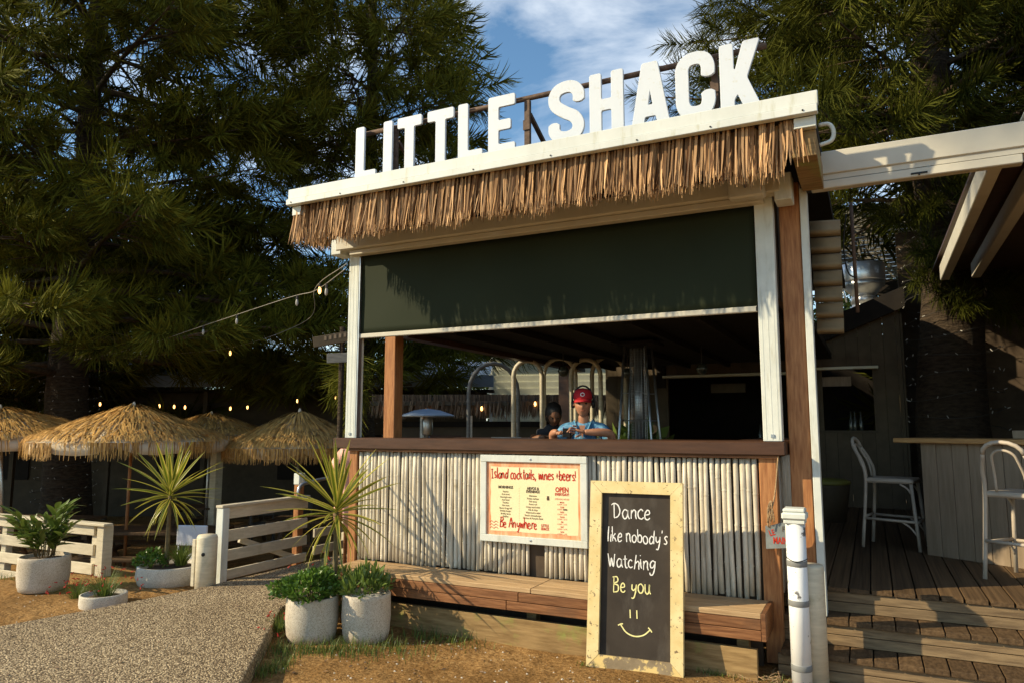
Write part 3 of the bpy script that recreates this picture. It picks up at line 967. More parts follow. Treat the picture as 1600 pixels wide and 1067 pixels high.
# ------------------------------------------------------------------ menu board on the bamboo
menu = thing('menu_board', 'white framed menu poster with red lettering hung on the bamboo wall', 'menu board', (-2.513, 5.458, 1.06), 0)
M['menupaper'] = noise_mat('menu_paper', (.80, .72, .42), (.86, .74, .46), 3, .5, bump=0.)
M['menuborder'] = noise_mat('menu_border', (.70, .24, .10), (.84, .46, .26), 22, .5, stretch=(1, 1, .3), bump=0.)
M['menured'] = plain('menu_red_ink', (.52, .035, .012), .6)
M['menudark'] = plain('menu_dark_ink', (.09, .055, .03), .6)
fw_, fh_ = .96, .712
for s in (-1, 1):
    MB().b2((-fw_ / 2, -.014, s * (fh_ / 2 - .028) - .028), (fw_ / 2, .02, s * (fh_ / 2 - .028) + .028), .003).build('frame_rail', M['white'], menu)
    MB().b2((s * (fw_ / 2 - .028) - .028, -.011, -fh_ / 2 + .0565), (s * (fw_ / 2 - .028) + .028, .018, fh_ / 2 - .0565), .003).build('frame_stile', M['white'], menu)
    MB().lathe([(.0, -.002), (.009, 0), (.009, .004), (0, .006)], (0, 0, 0), 8).build('screw', M['steel'], menu, loc=(-.01, -.0145, s * (fh_ / 2 - .03)), rot=(PI / 2, 0, 0))
pan = MB().b2((-.424, .004, -.300), (.424, .010, .300)).build('poster', M['menuborder'], menu)
poly = []
g = random.Random(4)
for i in range(40):
    a = i / 40 * 4; s_ = int(a); t = a - s_
    px, pz = [(-.385 + .785 * t, -.265), (.40, -.265 + .525 * t), (.40 - .785 * t, .26), (-.385, .26 - .525 * t)][s_]
    poly.append((px + g.uniform(-.004, .004), pz + g.uniform(-.004, .004)))
MB().add([(p[0], .003, p[1]) for p in poly], [tuple(range(40))]).build('paper', M['menupaper'], menu)
mb = MB()
tw = hand_width('Island cocktails, wines +beers!', .055, .72)
sc_ = .77 / tw
handwrite(mb, 'Island cocktails, wines +beers!', -.378, .163, .055 * sc_, .0095, squeeze=.72, jit=.06, lift=-.0022)
mb.build('red_handwriting', M['menured'], menu)
mb = MB()
handwrite(mb, 'Be Anywhere', -.30, -.235, .052 * .345 / hand_width('Be Anywhere', .052, .82), .0090, squeeze=.82, jit=.05, lift=-.0022)
mb.build('red_handwriting', M['menured'], menu)
mb = MB()
for q in range(3):
    handpts = [(-.395 + i * .02, -.195 - q * .024 + .006 * (1 if i % 2 else -1)) for i in range(5)]
    P = np.array(catmull(handpts, 5)); k = len(P)
    mb.add([(p[0], .001, p[1] + .0025) for p in P] + [(p[0], .001, p[1] - .0025) for p in P], [(i, i + 1, k + i + 1, k + i) for i in range(k - 1)])
stuff(mb.build('wave_mark', M['menured'], menu))
LY = .0012
type_mesh('MORNINGS', .031, M['menudark'], menu, (-.245, LY, .082), bold=.0012, sx=.85)
for i, t in enumerate(('Pastries', 'Fruit bowl', 'Overnight oats', 'Acai bowl', 'Toasties', 'Hot toast', 'Bacon & egg roll', 'Brekky burger', 'Brekky tacos', 'Waffles')):
    type_mesh(t, .0205, M['menudark'], menu, (-.245, LY, .050 - i * .0226), sx=.85, bold=.0003)
type_mesh('ARVOS &', .031, M['menudark'], menu, (.005, LY, .080), bold=.0012, sx=.85)
type_mesh('EVENINGS', .031, M['menudark'], menu, (.005, LY, .054), bold=.0012, sx=.85)
for i, t in enumerate(('Edamame', 'Potato scallops', 'Fish tacos', 'Prawn roll', 'Crispy squid salad', 'Fish & chips', 'Watermelon salad', "Shack's cheeseburger", 'Chicken & Pumpkin Salad')):
    type_mesh(t, .0205, M['menudark'], menu, (.005, LY, .024 - i * .0226), sx=.85, bold=.0003)
for i in range(20):
    MB().b2((-.1215, .0010, .085 - i * .0135), (-.1185, .0025, .0875 - i * .0135)).build('dot', M['menudark'], menu)
MB().lathe([(.010, 0), (.013, .012), (.009, .026), (.011, .034)], (.14, .002, .0), 8, 1, .05).build('glass_icon', M['menudark'], menu)
type_mesh('OPEN', .056, M['menured'], menu, (.262, LY, .070), bold=.0018, sx=.80)
type_mesh('EVERYDAY!', .030, M['menured'], menu, (.262, LY, .042), bold=.0010, sx=.80)
type_mesh('OPENING HOURS', .0185, M['menured'], menu, (.262, LY, .008), sx=.85)
for i, t in enumerate(('MON', 'TUES', 'WED', 'THUR', 'FRI', 'SAT', 'SUN')):
    type_mesh(t, .0175, M['menured'], menu, (.262, LY, -.017 - i * .0385), sx=.9, bold=.0004)
    type_mesh('6.30AM - LATE', .0165, M['menured'], menu, (.262, LY, -.0335 - i * .0385), sx=.8)
MB().b2((.272, .0006, -.072), (.305, .0018, -.062)).build('struck_out_bar', M['menudark'], menu)
type_mesh('LITTLE', .030, M['menured'], menu, (.112, LY, -.212), bold=.0010, sx=.75)
type_mesh('SHACK', .030, M['menured'], menu, (.112, LY, -.238), bold=.0010, sx=.75)

# ------------------------------------------------------------------ chalkboard
cb = thing('chalkboard', 'tall chalkboard in chipped yellow timber frame leaning against the bench', 'chalkboard', (-1.525, 4.962, 0.0), R(4.0))
M['yellow'] = noise_mat('chipped_yellow_paint', (.66, .50, .22), (.78, .63, .33), 7, .65, stretch=(1, 1, 1), bump=.25, dirt=(.19, .13, .07), dirt_scale=34., dirt_lo=.60, dirt_hi=.645)
M['worn'] = noise_mat('worn_grey_yellow_paint', (.20, .15, .09), (.30, .23, .14), 9, .75, bump=.3, dirt=(.68, .50, .20), dirt_scale=11., dirt_lo=.52, dirt_hi=.57)
M['board'] = noise_mat('slate_board', (.030, .022, .016), (.050, .038, .028), 3, .75, bump=.05, dirt=(.105, .090, .074), dirt_scale=5, dirt_lo=.48, dirt_hi=.80, dirt_stretch=(1, 1, .4))
M['chalk'] = noise_mat('white_chalk', (.70, .68, .64), (.84, .82, .78), 60, .9, bump=.1)
M['chalky'] = noise_mat('yellow_chalk', (.72, .66, .28), (.84, .78, .38), 60, .9, bump=.1)
cw, chh = .665, 1.268; lean = R(-8.0)
fr_t = .085
def lean_pt(p):
    v = Euler((lean, 0, 0)).to_matrix() @ Vector(p)
    return v
def cbp(mb, name, mat):
    mb.v = [tuple(lean_pt(p)) for p in mb.v]
    return mb.build(name, mat, cb)
def miter(a, b_, c, d, y0, y1):
    pts = [a, b_, c, d]
    mb = MB()
    mb.add([(p[0], y0, p[1]) for p in pts] + [(p[0], y1, p[1]) for p in pts], [(0, 1, 2, 3), (7, 6, 5, 4), (0, 4, 5, 1), (1, 5, 6, 2), (2, 6, 7, 3), (3, 7, 4, 0)])
    return mb
x0, x1, e = -cw / 2, cw / 2, .0015
cbp(miter((x0, .0), (x0 + fr_t, fr_t + e), (x0 + fr_t, chh - fr_t - e), (x0, chh - .0), -.03, .022), 'frame_stile', M['yellow'])
cbp(miter((x1 - fr_t, fr_t + e), (x1, .0), (x1, chh - .0), (x1 - fr_t, chh - fr_t - e), -.03, .022), 'frame_stile', M['yellow'])
cbp(miter((x0 + e, .0), (x1 - e, .0), (x1 - fr_t - e, fr_t), (x0 + fr_t + e, fr_t), -.0285, .022), 'frame_rail', M['worn'])
cbp(miter((x0 + fr_t + e, chh - fr_t), (x1 - fr_t - e, chh - fr_t), (x1 - e, chh), (x0 + e, chh), -.0285, .022), 'frame_rail', M['yellow'])
cbp(MB().b2((x0 + .05, .001, .05), (x1 - .05, .012, chh - .05)), 'slate', M['board'])
mb = MB()
def chalk_line(mb, text, cx, z, xh, pen, squeeze):
    handwrite(mb, text, cx - hand_width(text, xh, squeeze) / 2, z, xh, pen, squeeze=squeeze, jit=.08, thick=.0015)
chalk_line(mb, 'Dance', -.03, 1.01, .062, .0085, 1.0)
cbp(mb, 'chalk_line', M['chalk']); mb = MB()
chalk_line(mb, "like nobody's", .012, .845, .056, .0080, .86)
cbp(mb, 'chalk_line', M['chalk']); mb = MB()
chalk_line(mb, 'Watching', -.025, .67, .057, .0080, .92)
cbp(mb, 'chalk_line', M['chalk'])
mb = MB()
chalk_line(mb, 'Be you', -.02, .505, .058, .0085, 1.0)
cbp(mb, 'chalk_line', M['chalky']); mb = MB()
def chalk_stroke(mb, pts, pen):
    P = np.array(catmull(pts, 6)); d = np.gradient(P, axis=0); d /= np.linalg.norm(d, axis=1)[:, None]
    nr = np.stack([-d[:, 1], d[:, 0]], 1); k = len(P)
    A, B = P + nr * pen / 2, P - nr * pen / 2
    mb.add([(a[0], -.0015, a[1]) for a in A] + [(b_[0], -.0015, b_[1]) for b_ in B], [(i, i + 1, k + i + 1, k + i) for i in range(k - 1)])
for xe in (-.035, .012): chalk_stroke(mb, [(xe, .395), (xe + .003, .34)], .008)
chalk_stroke(mb, [(-.10, .292), (-.06, .245), (0, .225), (.06, .238), (.105, .275)], .009)
chalk_stroke(mb, [(-.118, .285), (-.098, .296), (-.083, .298)], .008)
chalk_stroke(mb, [(.092, .290), (.106, .278), (.118, .262)], .008)
stuff(cbp(mb, 'chalk_smile', M['chalky']))

# ------------------------------------------------------------------ small things on the kiosk
lb = thing('wall_light', 'cream box shaped floodlight fixed to the lintel under the thatch', 'light fixture', (-.718, 5.30, 3.28))
MB().b2((-.125, -.05, .008), (.125, .055, .175), .012).build('housing', M['cream'], lb)
MB().b2((-.11, -.056, .150), (.11, -.0505, .168)).build('lip', M['white'], lb)
MB().b2((-.012, -.053, .075), (.012, -.0505, .10)).build('sensor', M['steel'], lb)
# ------------------------------------------------------------------ right-hand side: post, pergola, awning
pg = thing('pergola', 'cream pergola beam on a tall brown post with rafters over the deck', 'pergola', (-.41, 5.63, .16))
PO = Vector((-.41, 5.63, .16))
def pp(mb, name, mat, smooth=False, parent=None):
    o = mb.build(name, mat, pg if parent is None else parent, smooth)
    if parent is None: o.location = -PO
    return o
pp(MB().b2((-.535, 5.60, .178), (-.388, 5.74, 3.46), .006), 'post', M['timber'])
pp(MB().b2((-.386, 5.585, .352), (-.335, 5.70, 3.40), .003), 'post_channel', M['white'])
bm_ = pp(MB().b2((-.385, 5.53, 3.465), (3.4, 5.66, 3.635), .006), 'beam', M['cream'])
pp(MB().b2((-.37, 5.545, 3.425), (3.4, 5.65, 3.464)), 'beam_underside', M['cream'])
pp(MB().b2((-.30, 5.54, 3.36), (.985, 5.62, 3.421), .006), 'awning_cassette', M['cream'])
pp(MB().b2((-.335, 5.545, 3.362), (-.302, 5.615, 3.419), .003), 'cassette_cap', M['black'])
pp(MB().b2((.34, 5.534, 3.376), (.44, 5.5395, 3.388)), 'pull_slot', M['black'])
pp(MB().b2((.385, 5.53, 3.366), (.395, 5.5395, 3.376)), 'pull_tab', M['black'])
for xq in (.86, 1.17, 1.75, 2.4):
    pp(MB().beam((xq, 5.665, 3.50), (xq, 9.6, 3.42), .09, .17, .006), 'rafter', M['cream'])
# raking gable rafters over the beam at the right edge
pp(MB().beam((1.045, 5.60, 3.66), (1.75, 5.62, 4.9), .10, .14, .006, up=(0, 1, 0)), 'raking_rafter', M['cream'])
pp(MB().b2((.80, 5.68, 3.595), (4.2, 12.2, 3.62)), 'roof_sheet', M['counter'])
pp(MB().b2((.49, 12.3, .3), (4.2, 12.4, 4.6)), 'screen_wall', M['bamboogap'])
pp(MB().b2((4.1, 5.7, .3), (4.2, 12.3, 4.2)), 'screen_wall', M['bamboogap'])  # out-of-view wall, added to keep sky light off the deck
pp(MB().b2((3.9, 5.7, .5), (4.05, 5.85, 3.4)), 'post', M['timber'])
# folded corrugated eave of the kiosk's side, seen edge on under the awning
M['pleat'] = noise_mat('tan_canvas', (.27, .21, .125), (.33, .26, .155), 5, .8, bump=.05)
ev = thing('folded_blind', 'cream folded fabric blind hanging in pleats beside the brown post', 'blind', (-.25, 6.6, 2.3))
for i in range(7):
    z0 = 3.30 - i * .125
    yb = 6.2 + .06 * i
    vs_ = []
    for k in range(7):
        t = k / 6
        zz = z0 - .125 * t
        d_ = -.10 * t ** 1.6 + (.10 if t > .97 else 0)
        vs_ += [(-.36, yb + d_ - .02, zz), (-.135 - .012 * i * .3, yb + d_ - .02 + .05, zz)]
    MB().add([(a + .25, b_ - 6.6, c - 2.3) for a, b_, c in vs_], [(2 * k, 2 * k + 1, 2 * k + 3, 2 * k + 2) for k in range(6)]).build('pleat', M['pleat'], ev, True).modifiers.new('t', 'SOLIDIFY').thickness = .006
MB().tube([(.205, -.3, .25), (.20, -.3, 1.15)], .014, 8).build('pole', M['rust'], ev, True)
MB().tube(catmull([(.16, -.33, 1.05), (.13, -.33, .8), (.15, -.33, .58), (.21, -.33, .52)], 5), .006, 6).build('cord', M['black'], ev, True)

# ------------------------------------------------------------------ white bollard pipe, wooden stump post, rope sign
pip = thing('bollard', 'white flaking pipe bollard with square moulded cap and grey straps', 'bollard', (-.478, 5.17, 0))
M['flaky'] = noise_mat('flaking_white_paint', (.74, .74, .72), (.82, .82, .80), 4, .4, bump=.1, dirt=(.16, .15, .14), dirt_scale=9., dirt_lo=.60, dirt_hi=.62)
MB().lathe([(.062, -.02), (.062, 1.03)], (0, 0, 0), 24).build('pipe', M['flaky'], pip, True)
for z in (.10, .50, .75):
    MB().lathe([(.0632, z), (.0645, z + .002), (.0645, z + .036), (.0632, z + .038)], (0, 0, 0), 24).build('strap', M['greyplastic'], pip, True)
MB().b2((-.066, -.066, 1.022), (.066, .066, 1.050), .006).build('cap_collar', M['white'], pip)
MB().b2((-.077, -.077, 1.050), (.077, .077, 1.096), .010).build('cap', M['white'], pip)
MB().b2((-.068, -.068, 1.096), (.068, .068, 1.122), .008).build('cap_top', M['white'], pip)
MB().tube(catmull([(-.066, .0, .812), (-.05, -.045, .80), (0, -.068, .785), (.05, -.045, .795), (.066, .0, .80)], 5), .003, 6).build('tie_wire', M['black'], pip, True)
stp = thing('timber_post', 'short round weathered cream post directly behind the white bollard', 'post', (-.405, 5.275, 0))
MB().lathe([(.082, -.02), (.082, .735), (.077, .748), (0, .75)], (0, 0, 0), 20).build('shaft', M['fence'], stp, True)

rs = thing('hanging_sign', 'small grey driftwood sign with red hand lettering hung on twine', 'sign', (-.625, 5.44, .90), R(3))
M['signgrey'] = noise_mat('grey_sign_paint', (.16, .18, .18), (.25, .27, .26), 9, .7, bump=.3, dirt=(.30, .18, .10), dirt_scale=14, dirt_lo=.6, dirt_hi=.68)
MB().add([(-.075, -.01, -.095), (.10, -.01, -.078), (.11, -.01, .09), (.03, -.01, .088), (-.03, -.01, .066), (-.075, -.01, .06),
          (-.075, .012, -.095), (.10, .012, -.078), (.11, .012, .09), (.03, .012, .088), (-.03, .012, .066), (-.075, .012, .06)],
         [(0, 1, 2, 3, 4, 5), (11, 10, 9, 8, 7, 6)] + [(i, 6 + i, 6 + (i + 1) % 6, (i + 1) % 6) for i in range(6)]).build('plank', M['signgrey'], rs)
type_mesh('LE', .055, M['menured'], rs, (-.028, -.012, .0), bold=.001, sx=.7, rot=(PI / 2, -.3, 0))
type_mesh('FLE', .052, M['menudark'], rs, (.062, -.012, .028), bold=.0005, sx=.7)
type_mesh('MAIN', .064, M['menured'], rs, (.022, -.012, -.055), bold=.0014, sx=.62)
mb = MB()
g = random.Random(9)
mb.tube(catmull([(-.055, -.012, .055), (-.05, -.02, .11), (-.03, -.02, .17), (.0, -.0, .30), (.03, .02, .56)], 5), .0055, 6)
for i in range(22):
    a = g.uniform(-.5, .5); L_ = g.uniform(.05, .13)
    p0 = Vector((-.03 + g.uniform(-.012, .012), -.02, .19 + g.uniform(-.02, .05)))
    mb.tube(catmull([p0, p0 + Vector((math.sin(a) * L_ * .6, -.015, -L_ * .4)), p0 + Vector((math.sin(a) * L_ * .8, -.01, -L_))], 3), [.0035] * 7, 5)
mb.build('twine', M['twine'], rs, True)

# ------------------------------------------------------------------ deck bar and stools
bar = thing('deck_bar', 'boarded cream bar counter with thick timber top on the right deck', 'bar counter', (.40, 7.56, .52), math.atan2(-.40, .64))
bl_ = 2.6
n_b = 19
for i in range(n_b):
    MB().b2((i * .135, -.01, .0), (i * .135 + .131, .012, .985), .003).build('board', M['barboard'], bar)
MB().b2((0, .014, 0), (bl_, .06, .985)).build('carcass', M['dark'], bar)
MB().b2((0.0, .062, 0), (.04, .62, .985)).build('end_panel', M['dark'], bar)
MB().b2((-.20, -.10, .987), (1.22, .55, 1.03), .006).build('top_plank', M['bartop'], bar)
MB().b2((1.225, -.10, .987), (bl_, .55, 1.03), .006).build('top_plank', M['bartop'], bar)
for xq in (.62, 1.05, 1.5):
    MB().b2((xq, .30, 1.03), (xq + .42, .42, 1.10), .004).build('ledge_board', M['barboard'], bar)

def make_stool(label, loc, rz):
    t = thing('bar_stool', label, 'stool', loc, rz, 'white cane bar stools on the deck')
    m_ = M['stool']
    # faces +X; four legs, footrail ring, seat, bentwood back of two hoops
    fx, rx, w = .20, -.20, .19
    for s in (-1, 1):
        MB().tube([(fx + .03, s * (w + .02), 0), (fx - .02, s * (w - .02), .62)], .016, 8).build('leg', m_, t, True)
        MB().tube(catmull([(rx - .05, s * (w + .02), 0), (rx, s * w, .62), (rx - .035, s * (w - .01), .80), (rx - .10, s * (w - .05), .93)], 4), .016, 8).build('leg', m_, t, True)
        MB().tube([(fx + .015, s * (w + .012), .26), (rx - .03, s * (w + .012), .27)], .013, 8).build('side_rail', m_, t, True)
        MB().tube(catmull([(fx + .012, s * (w + .01), .14), (fx - .04, s * (w + .01), .21), (fx - .10, s * (w + .01), .25)], 4), .009, 6).build('brace', m_, t, True)
        MB().tube(catmull([(fx - .01, s * (w - .012), .50), (fx - .05, s * (w - .01), .56), (fx - .11, s * (w - .01), .60)], 4), .009, 6).build('brace', m_, t, True)
    MB().tube([(fx + .012, -w - .01, .25), (fx + .012, w + .01, .25)], .013, 8).build('foot_rail', m_, t, True)
    MB().tube([(rx - .03, -w - .01, .28), (rx - .03, w + .01, .28)], .013, 8).build('back_rail', m_, t, True)
    MB().b2((rx - .005, -w - .012, .605), (fx + .005, w + .012, .648), .014).build('seat', m_, t)
    top = [(rx - .10 - .03 * math.sin(a), (w - .05) * math.cos(a), .93 + .09 * math.sin(a)) for a in [PI * k / 8 for k in range(9)]]
    MB().tube(top, .016, 8).build('back_hoop', m_, t, True)
    inn = [(rx - .005, .105, .65), (rx - .03, .10, .78)] + [(rx - .085 - .03 * math.sin(a), .085 * math.cos(a), .89 + .07 * math.sin(a)) for a in [PI * k / 6 for k in range(7)]] + [(rx - .03, -.10, .78), (rx - .005, -.105, .65)]
    MB().tube(catmull(inn, 3), .010, 8).build('inner_hoop', m_, t, True)
    return t
make_stool('white bar stool seen from the side, facing the end of the deck bar', (.165, 7.93, .52), R(-12))
make_stool('white bar stool with its hooped back to the camera at the right edge', (1.02, 6.66, .52), R(58))

bn = thing('bin', 'dark round bin with green lid rim in the shade under the window', 'bin', (-.52, 9.75, .52))
MB().lathe([(.20, .0), (.26, .42), (.26, .44)], (0, 0, 0), 20).build('body', M['darkwall'], bn, True)
M['binlid'] = plain('bin_lid_olive', (.16, .15, .03), .5)
MB().lathe([(.265, .44), (.27, .445), (.27, .475), (.22, .50), (0, .51)], (0, 0, 0), 20).build('lid', M['binlid'], bn, True)

# ------------------------------------------------------------------ kitchen building behind
kb = thing('kitchen_building', 'dim olive clad kitchen with skillion roof and two servery windows', 'building', (-1.4, 11.5, .5))
KB = Vector((-1.4, 11.5, .5))
def kk(mb, name, mat, parent=None):
    o = mb.build(name, mat, kb if parent is None else parent)
    if parent is None: o.location = -KB
    return o
wins = [(-.66, .06, 1.60, 2.47), (-2.88, -1.05, 1.42, 2.42)]
def roof_z(x): return 2.80 + (x + .75) * .415 if x > -1.0 else 2.70
xq = -3.9
while xq < .44:
    xe = min(xq + .165, .445)
    xm = (xq + xe) / 2
    top = roof_z(xm) + .02
    hit = [w for w in wins if w[0] - .02 < xm < w[1] + .02]
    if hit:
        w = hit[0]
        kk(MB().b2((xq, 11.5, .5), (xe - .004, 11.53, w[2])), 'cladding_board', M['olivewall'])
        if top > w[3] + .02: kk(MB().b2((xq, 11.5, w[3]), (xe - .004, 11.53, top)), 'cladding_board', M['olivewall'])
    else:
        kk(MB().b2((xq, 11.5, .5), (xe - .004, 11.53, top)), 'cladding_board', M['olivewall'])
    xq += .165
kk(MB().b2((.448, 11.5, .5), (.475, 14.0, 3.25)), 'wall', M['olivewall'])
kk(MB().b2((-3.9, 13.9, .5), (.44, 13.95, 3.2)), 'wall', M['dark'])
kk(MB().b2((-3.95, 11.54, .5), (-3.9, 13.9, 2.8)), 'wall', M['olivewall'])
# dark fascia following the skillion
kk(MB().add([(-.80, 11.38, 2.78), (.52, 11.38, 3.32), (.52, 11.38, 3.61), (-.80, 11.38, 3.10), (-.80, 11.45, 2.78), (.52, 11.45, 3.32), (.52, 11.45, 3.61), (-.80, 11.45, 3.10)],
            [(0, 1, 2, 3), (7, 6, 5, 4), (0, 4, 5, 1), (1, 5, 6, 2), (2, 6, 7, 3), (3, 7, 4, 0)]), 'roof_fascia', M['dark'])
kk(MB().add([(-.80, 11.46, 3.05), (.52, 11.46, 3.57), (.52, 14.1, 3.57), (-.80, 14.1, 3.05), (-.80, 11.46, 3.08), (.52, 11.46, 3.60), (.52, 14.1, 3.60), (-.80, 14.1, 3.08)],
            [(3, 2, 1, 0), (4, 5, 6, 7), (0, 1, 5, 4), (1, 2, 6, 5), (2, 3, 7, 6), (3, 0, 4, 7)]), 'roof', M['roofsheet'])
kk(MB().b2((-3.95, 11.46, 2.72), (-.81, 14.1, 2.78)), 'roof', M['roofsheet'])
for (xa, xb, za, zb) in wins:
    w = kk(MB().b2((xa - .03, 11.47, za - .035), (xb + .03, 11.535, za - .002)), 'window_sill', M['darkwall'])
    kk(MB().b2((xa - .06, 11.36, zb + .002), (xb + .08, 11.498, zb + .04), .004), 'window_hood', M['weatherboard'])
    for xs_ in (xa - .028, xb + .002):
        kk(MB().b2((xs_, 11.475, za), (xs_ + .026, 11.54, zb)), 'window_jamb', M['olivewall'])
# faded name board inside each servery
kk(MB().b2((-.61, 11.56, 2.24), (-.22, 11.58, 2.38)), 'name_board', M['barboard'])
kk(MB().b2((-2.22, 11.56, 2.18), (-1.70, 11.58, 2.32)), 'name_board', M['darkwall'])
kk(MB().b2((-3.06, 11.47, 2.27), (-2.92, 11.497, 2.66)), 'notice', M['dark'])
for i, (px_, pz_) in enumerate(((-.25, 1.62), (-.20, 1.62), (-.12, 1.62), (-1.5, 1.44), (-1.38, 1.44), (-1.30, 1.44), (-1.22, 1.44))):
    bt = thing('bottle', ('leftmost', 'middle', 'rightmost')[i] + ' of three glass bottles in the servery window beside the brown post' if i < 3 else
               ('first', 'second', 'third', 'fourth')[i - 3] + ' from the left of four bottles in the wide servery window', 'bottle', (px_, 11.52 + .02 * (i % 3), pz_ - .02), 0, 'bottles in the servery windows')
    MB().lathe([(.028, 0), (.03, .02), (.03, .14), (.012, .20), (.012, .27), (0, .272)], (0, 0, 0), 10).build('glass', M['glassbottle'], bt, True)

ac = thing('air_conditioner', 'dim box shaped air conditioner high on the kitchen wall inside', 'air conditioner', (-2.3, 11.36, 2.83))
# stands proud of the wall above the servery, hidden in the roof shade
MB().b2((-.30, -.02, -.0), (.30, .13, .0 + .0 + .001)).build('bracket', M['dark'], ac)
MB().b2((-.30, -.03, .003), (.30, .13, .40), .01).build('case', M['olivewall'], ac)
MB().lathe([(.0, 0), (.15, 0), (.15, .012), (0, .012)], (0, 0, 0), 20).build('grille', M['dark'], ac, loc=(-.08, -.031, .2), rot=(PI / 2, 0, 0))

ex = thing('exhaust_fan', 'shiny round metal exhaust cowl on the kitchen roof', 'exhaust fan', (.01, 12.05, 3.33))
MB().lathe([(.19, .0), (.19, .12), (.17, .13), (.17, .16), (.185, .17), (.185, .25), (.16, .28)], (0, 0, 0), 28).build('stack', M['steel'], ex, True)
MB().lathe([(.16, .28), (.20, .33), (.29, .42), (.30, .50)], (0, 0, 0), 32).build('throat', M['steel'], ex, True)
MB().lathe([(.305, .50), (.31, .51), (.31, .76), (.30, .77), (.285, .76), (.285, .52)], (0, 0, 0), 36).build('drum', M['chrome'], ex, True)
MB().tube([(-.30, -.03, .45), (-.24, -.05, .20)], .014, 6).build('stay', M['steel'], ex, True)

# louvred upper building and props behind the kitchen
ub = thing('louvred_building', 'pale louvred upper wall with dark sloping gutter behind the exhaust cowl', 'building', (.35, 14.6, 3.0))
for i in range(20):
    MB().b2((-.75, -.02 + .0, 1.25 + i * .075), (1.3, .03, 1.25 + i * .075 + .062)).build('louvre', M['roofsheet'], ub, rot=(0, 0, 0))
MB().add([(-.85, -.06, 1.22), (1.5, -.06, .62), (1.5, -.06, .98), (-.85, -.06, 1.50), (-.85, .1, 1.22), (1.5, .1, .62), (1.5, .1, .98), (-.85, .1, 1.50)],
         [(0, 1, 2, 3), (7, 6, 5, 4), (0, 4, 5, 1), (1, 5, 6, 2), (2, 6, 7, 3), (3, 7, 4, 0)]).build('gutter', M['dark'], ub)
MB().b2((-.95, -.05, -3.4), (-.85, .05, 2.4)).build('column', M['cream'], ub)
MB().b2((.35, .2, -3.4), (1.5, .25, 1.0)).build('wall', M['darkwall'], ub)
MB().beam((.55, -.1, -.3), (.78, -.1, .95), .09, .09).build('strut', M['timber'], ub)
MB().beam((.95, -.1, -.5), (.93, -.1, .95), .07, .07).build('strut', M['cream'], ub)
# ------------------------------------------------------------------ pots
def make_pot(label, loc, r, h, mat, bulge=.06, soil='soil'):
    t = thing('planter_pot', label, 'pot', loc, rnd.uniform(0, 3), None)
    pr = [(r * .80, 0), (r * .90, .012), (r * .965, h * .18), (r * (1 + bulge * .3), h * .5), (r, h * .9), (r * .995, h * .985), (r * .965, h), (r * .91, h), (r * .90, h - .03)]
    MB().lathe(pr, (0, 0, 0), 36).build('shell', mat, t, True)
    MB().lathe([(r * .905, h - .035), (r * .5, h - .025), (0, h - .022)], (0, 0, 0), 24).build('soil', M[soil], t, True)
    return t
make_pot('speckled concrete pot holding a round glossy bush, nearest the pebble path', (-4.02, 4.58, -.005), .20, .335, M['terrazzo'])
make_pot('speckled concrete pot topped with white gravel, against the bench end', (-3.63, 4.76, -.005), .188, .36, M['terrazzo'], soil='gravel')
make_pot('tall speckled pot with long leaved shrub in front of the left fence', (-7.68, 4.70, -.005), .235, .345, M['terrazzo'])
make_pot('wide low white bowl planter under the left spiky palm', (-6.78, 5.50, -.02), .335, .215, M['terrazzo2'], bulge=.12)
make_pot('small sunken grey pot of red flowers beside the path edge', (-6.50, 4.55, -.05), .20, .16, M['terrazzo2'])

# ------------------------------------------------------------------ leaves and plants
def tri_fan_leaf(L, w, curve, seg=5, fold=.25):
    """one strap leaf along +X with a fold, drooping by 'curve'; returns V,F(quads),T"""
    V = []; F = []; T = []
    for k in range(seg + 1):
        t = k / seg
        ww = w * (math.sin(PI * (.12 + .88 * t)) ** .8 if t < 1 else 0.0) * .5
        ww = max(ww, .0008)
        x_ = L * t; z_ = -curve * L * t * t
        V += [(x_, -ww, z_ + ww * fold), (x_, 0, z_), (x_, ww, z_ + ww * fold)]
        T += [1., 0., 1.]
        if k:
            a = 3 * k
            F += [(a - 3, a - 2, a + 1, a), (a - 2, a - 1, a + 2, a + 1)]
    return V, F, T

def leaf_data(name, V, F, T, mat):
    o = np_mesh(name, np.array(V), np.array(F), mat, None, T)
    me = o.data
    bpy.data.objects.remove(o)
    return me
cord_me = [leaf_data('blade', *tri_fan_leaf(1., w, c, 7, .35), M['cordyline']) for w, c in ((.064, .05), (.072, .18), (.064, .36), (.068, .62), (.074, .10))]

def cordyline(label, loc, hstem, L, n, seed, lean=(0, 0)):
    g = random.Random(seed)
    t = thing('cordyline', label, 'palm plant', loc)
    top = Vector((lean[0], lean[1], hstem))
    MB().tube(catmull([(0, 0, 0), (lean[0] * .3, lean[1] * .3, hstem * .5), tuple(top)], 4), [.026, .024, .024, .023, .022, .021, .020, .019, .019], 8).build('stem', M['stem'], t, True)
    for i in range(n):
        q = i / (n - 1)                       # 0 = newest, upright; 1 = oldest, hanging
        el = R(84 - 118 * q ** .9 + g.uniform(-9, 9))
        az = i * 2.39996 + g.uniform(-.25, .25)
        ll = L * (.72 + .45 * math.sin(PI * min(1, q * .9 + .22))) * g.uniform(.86, 1.1)
        me = cord_me[(0, 4, 1, 1, 2, 3)[min(5, int(q * 6))]]
        o = link('blade', me, t, top + Vector((0, 0, .06 - .13 * q)), (g.uniform(-.5, .5), -el, az), (ll, ll * g.uniform(.8, 1.1), ll))
    return t
cordyline('spiky green and yellow palm rising from the low white bowl', (-6.86, 5.50, .15), .76, .52, 58, 21)
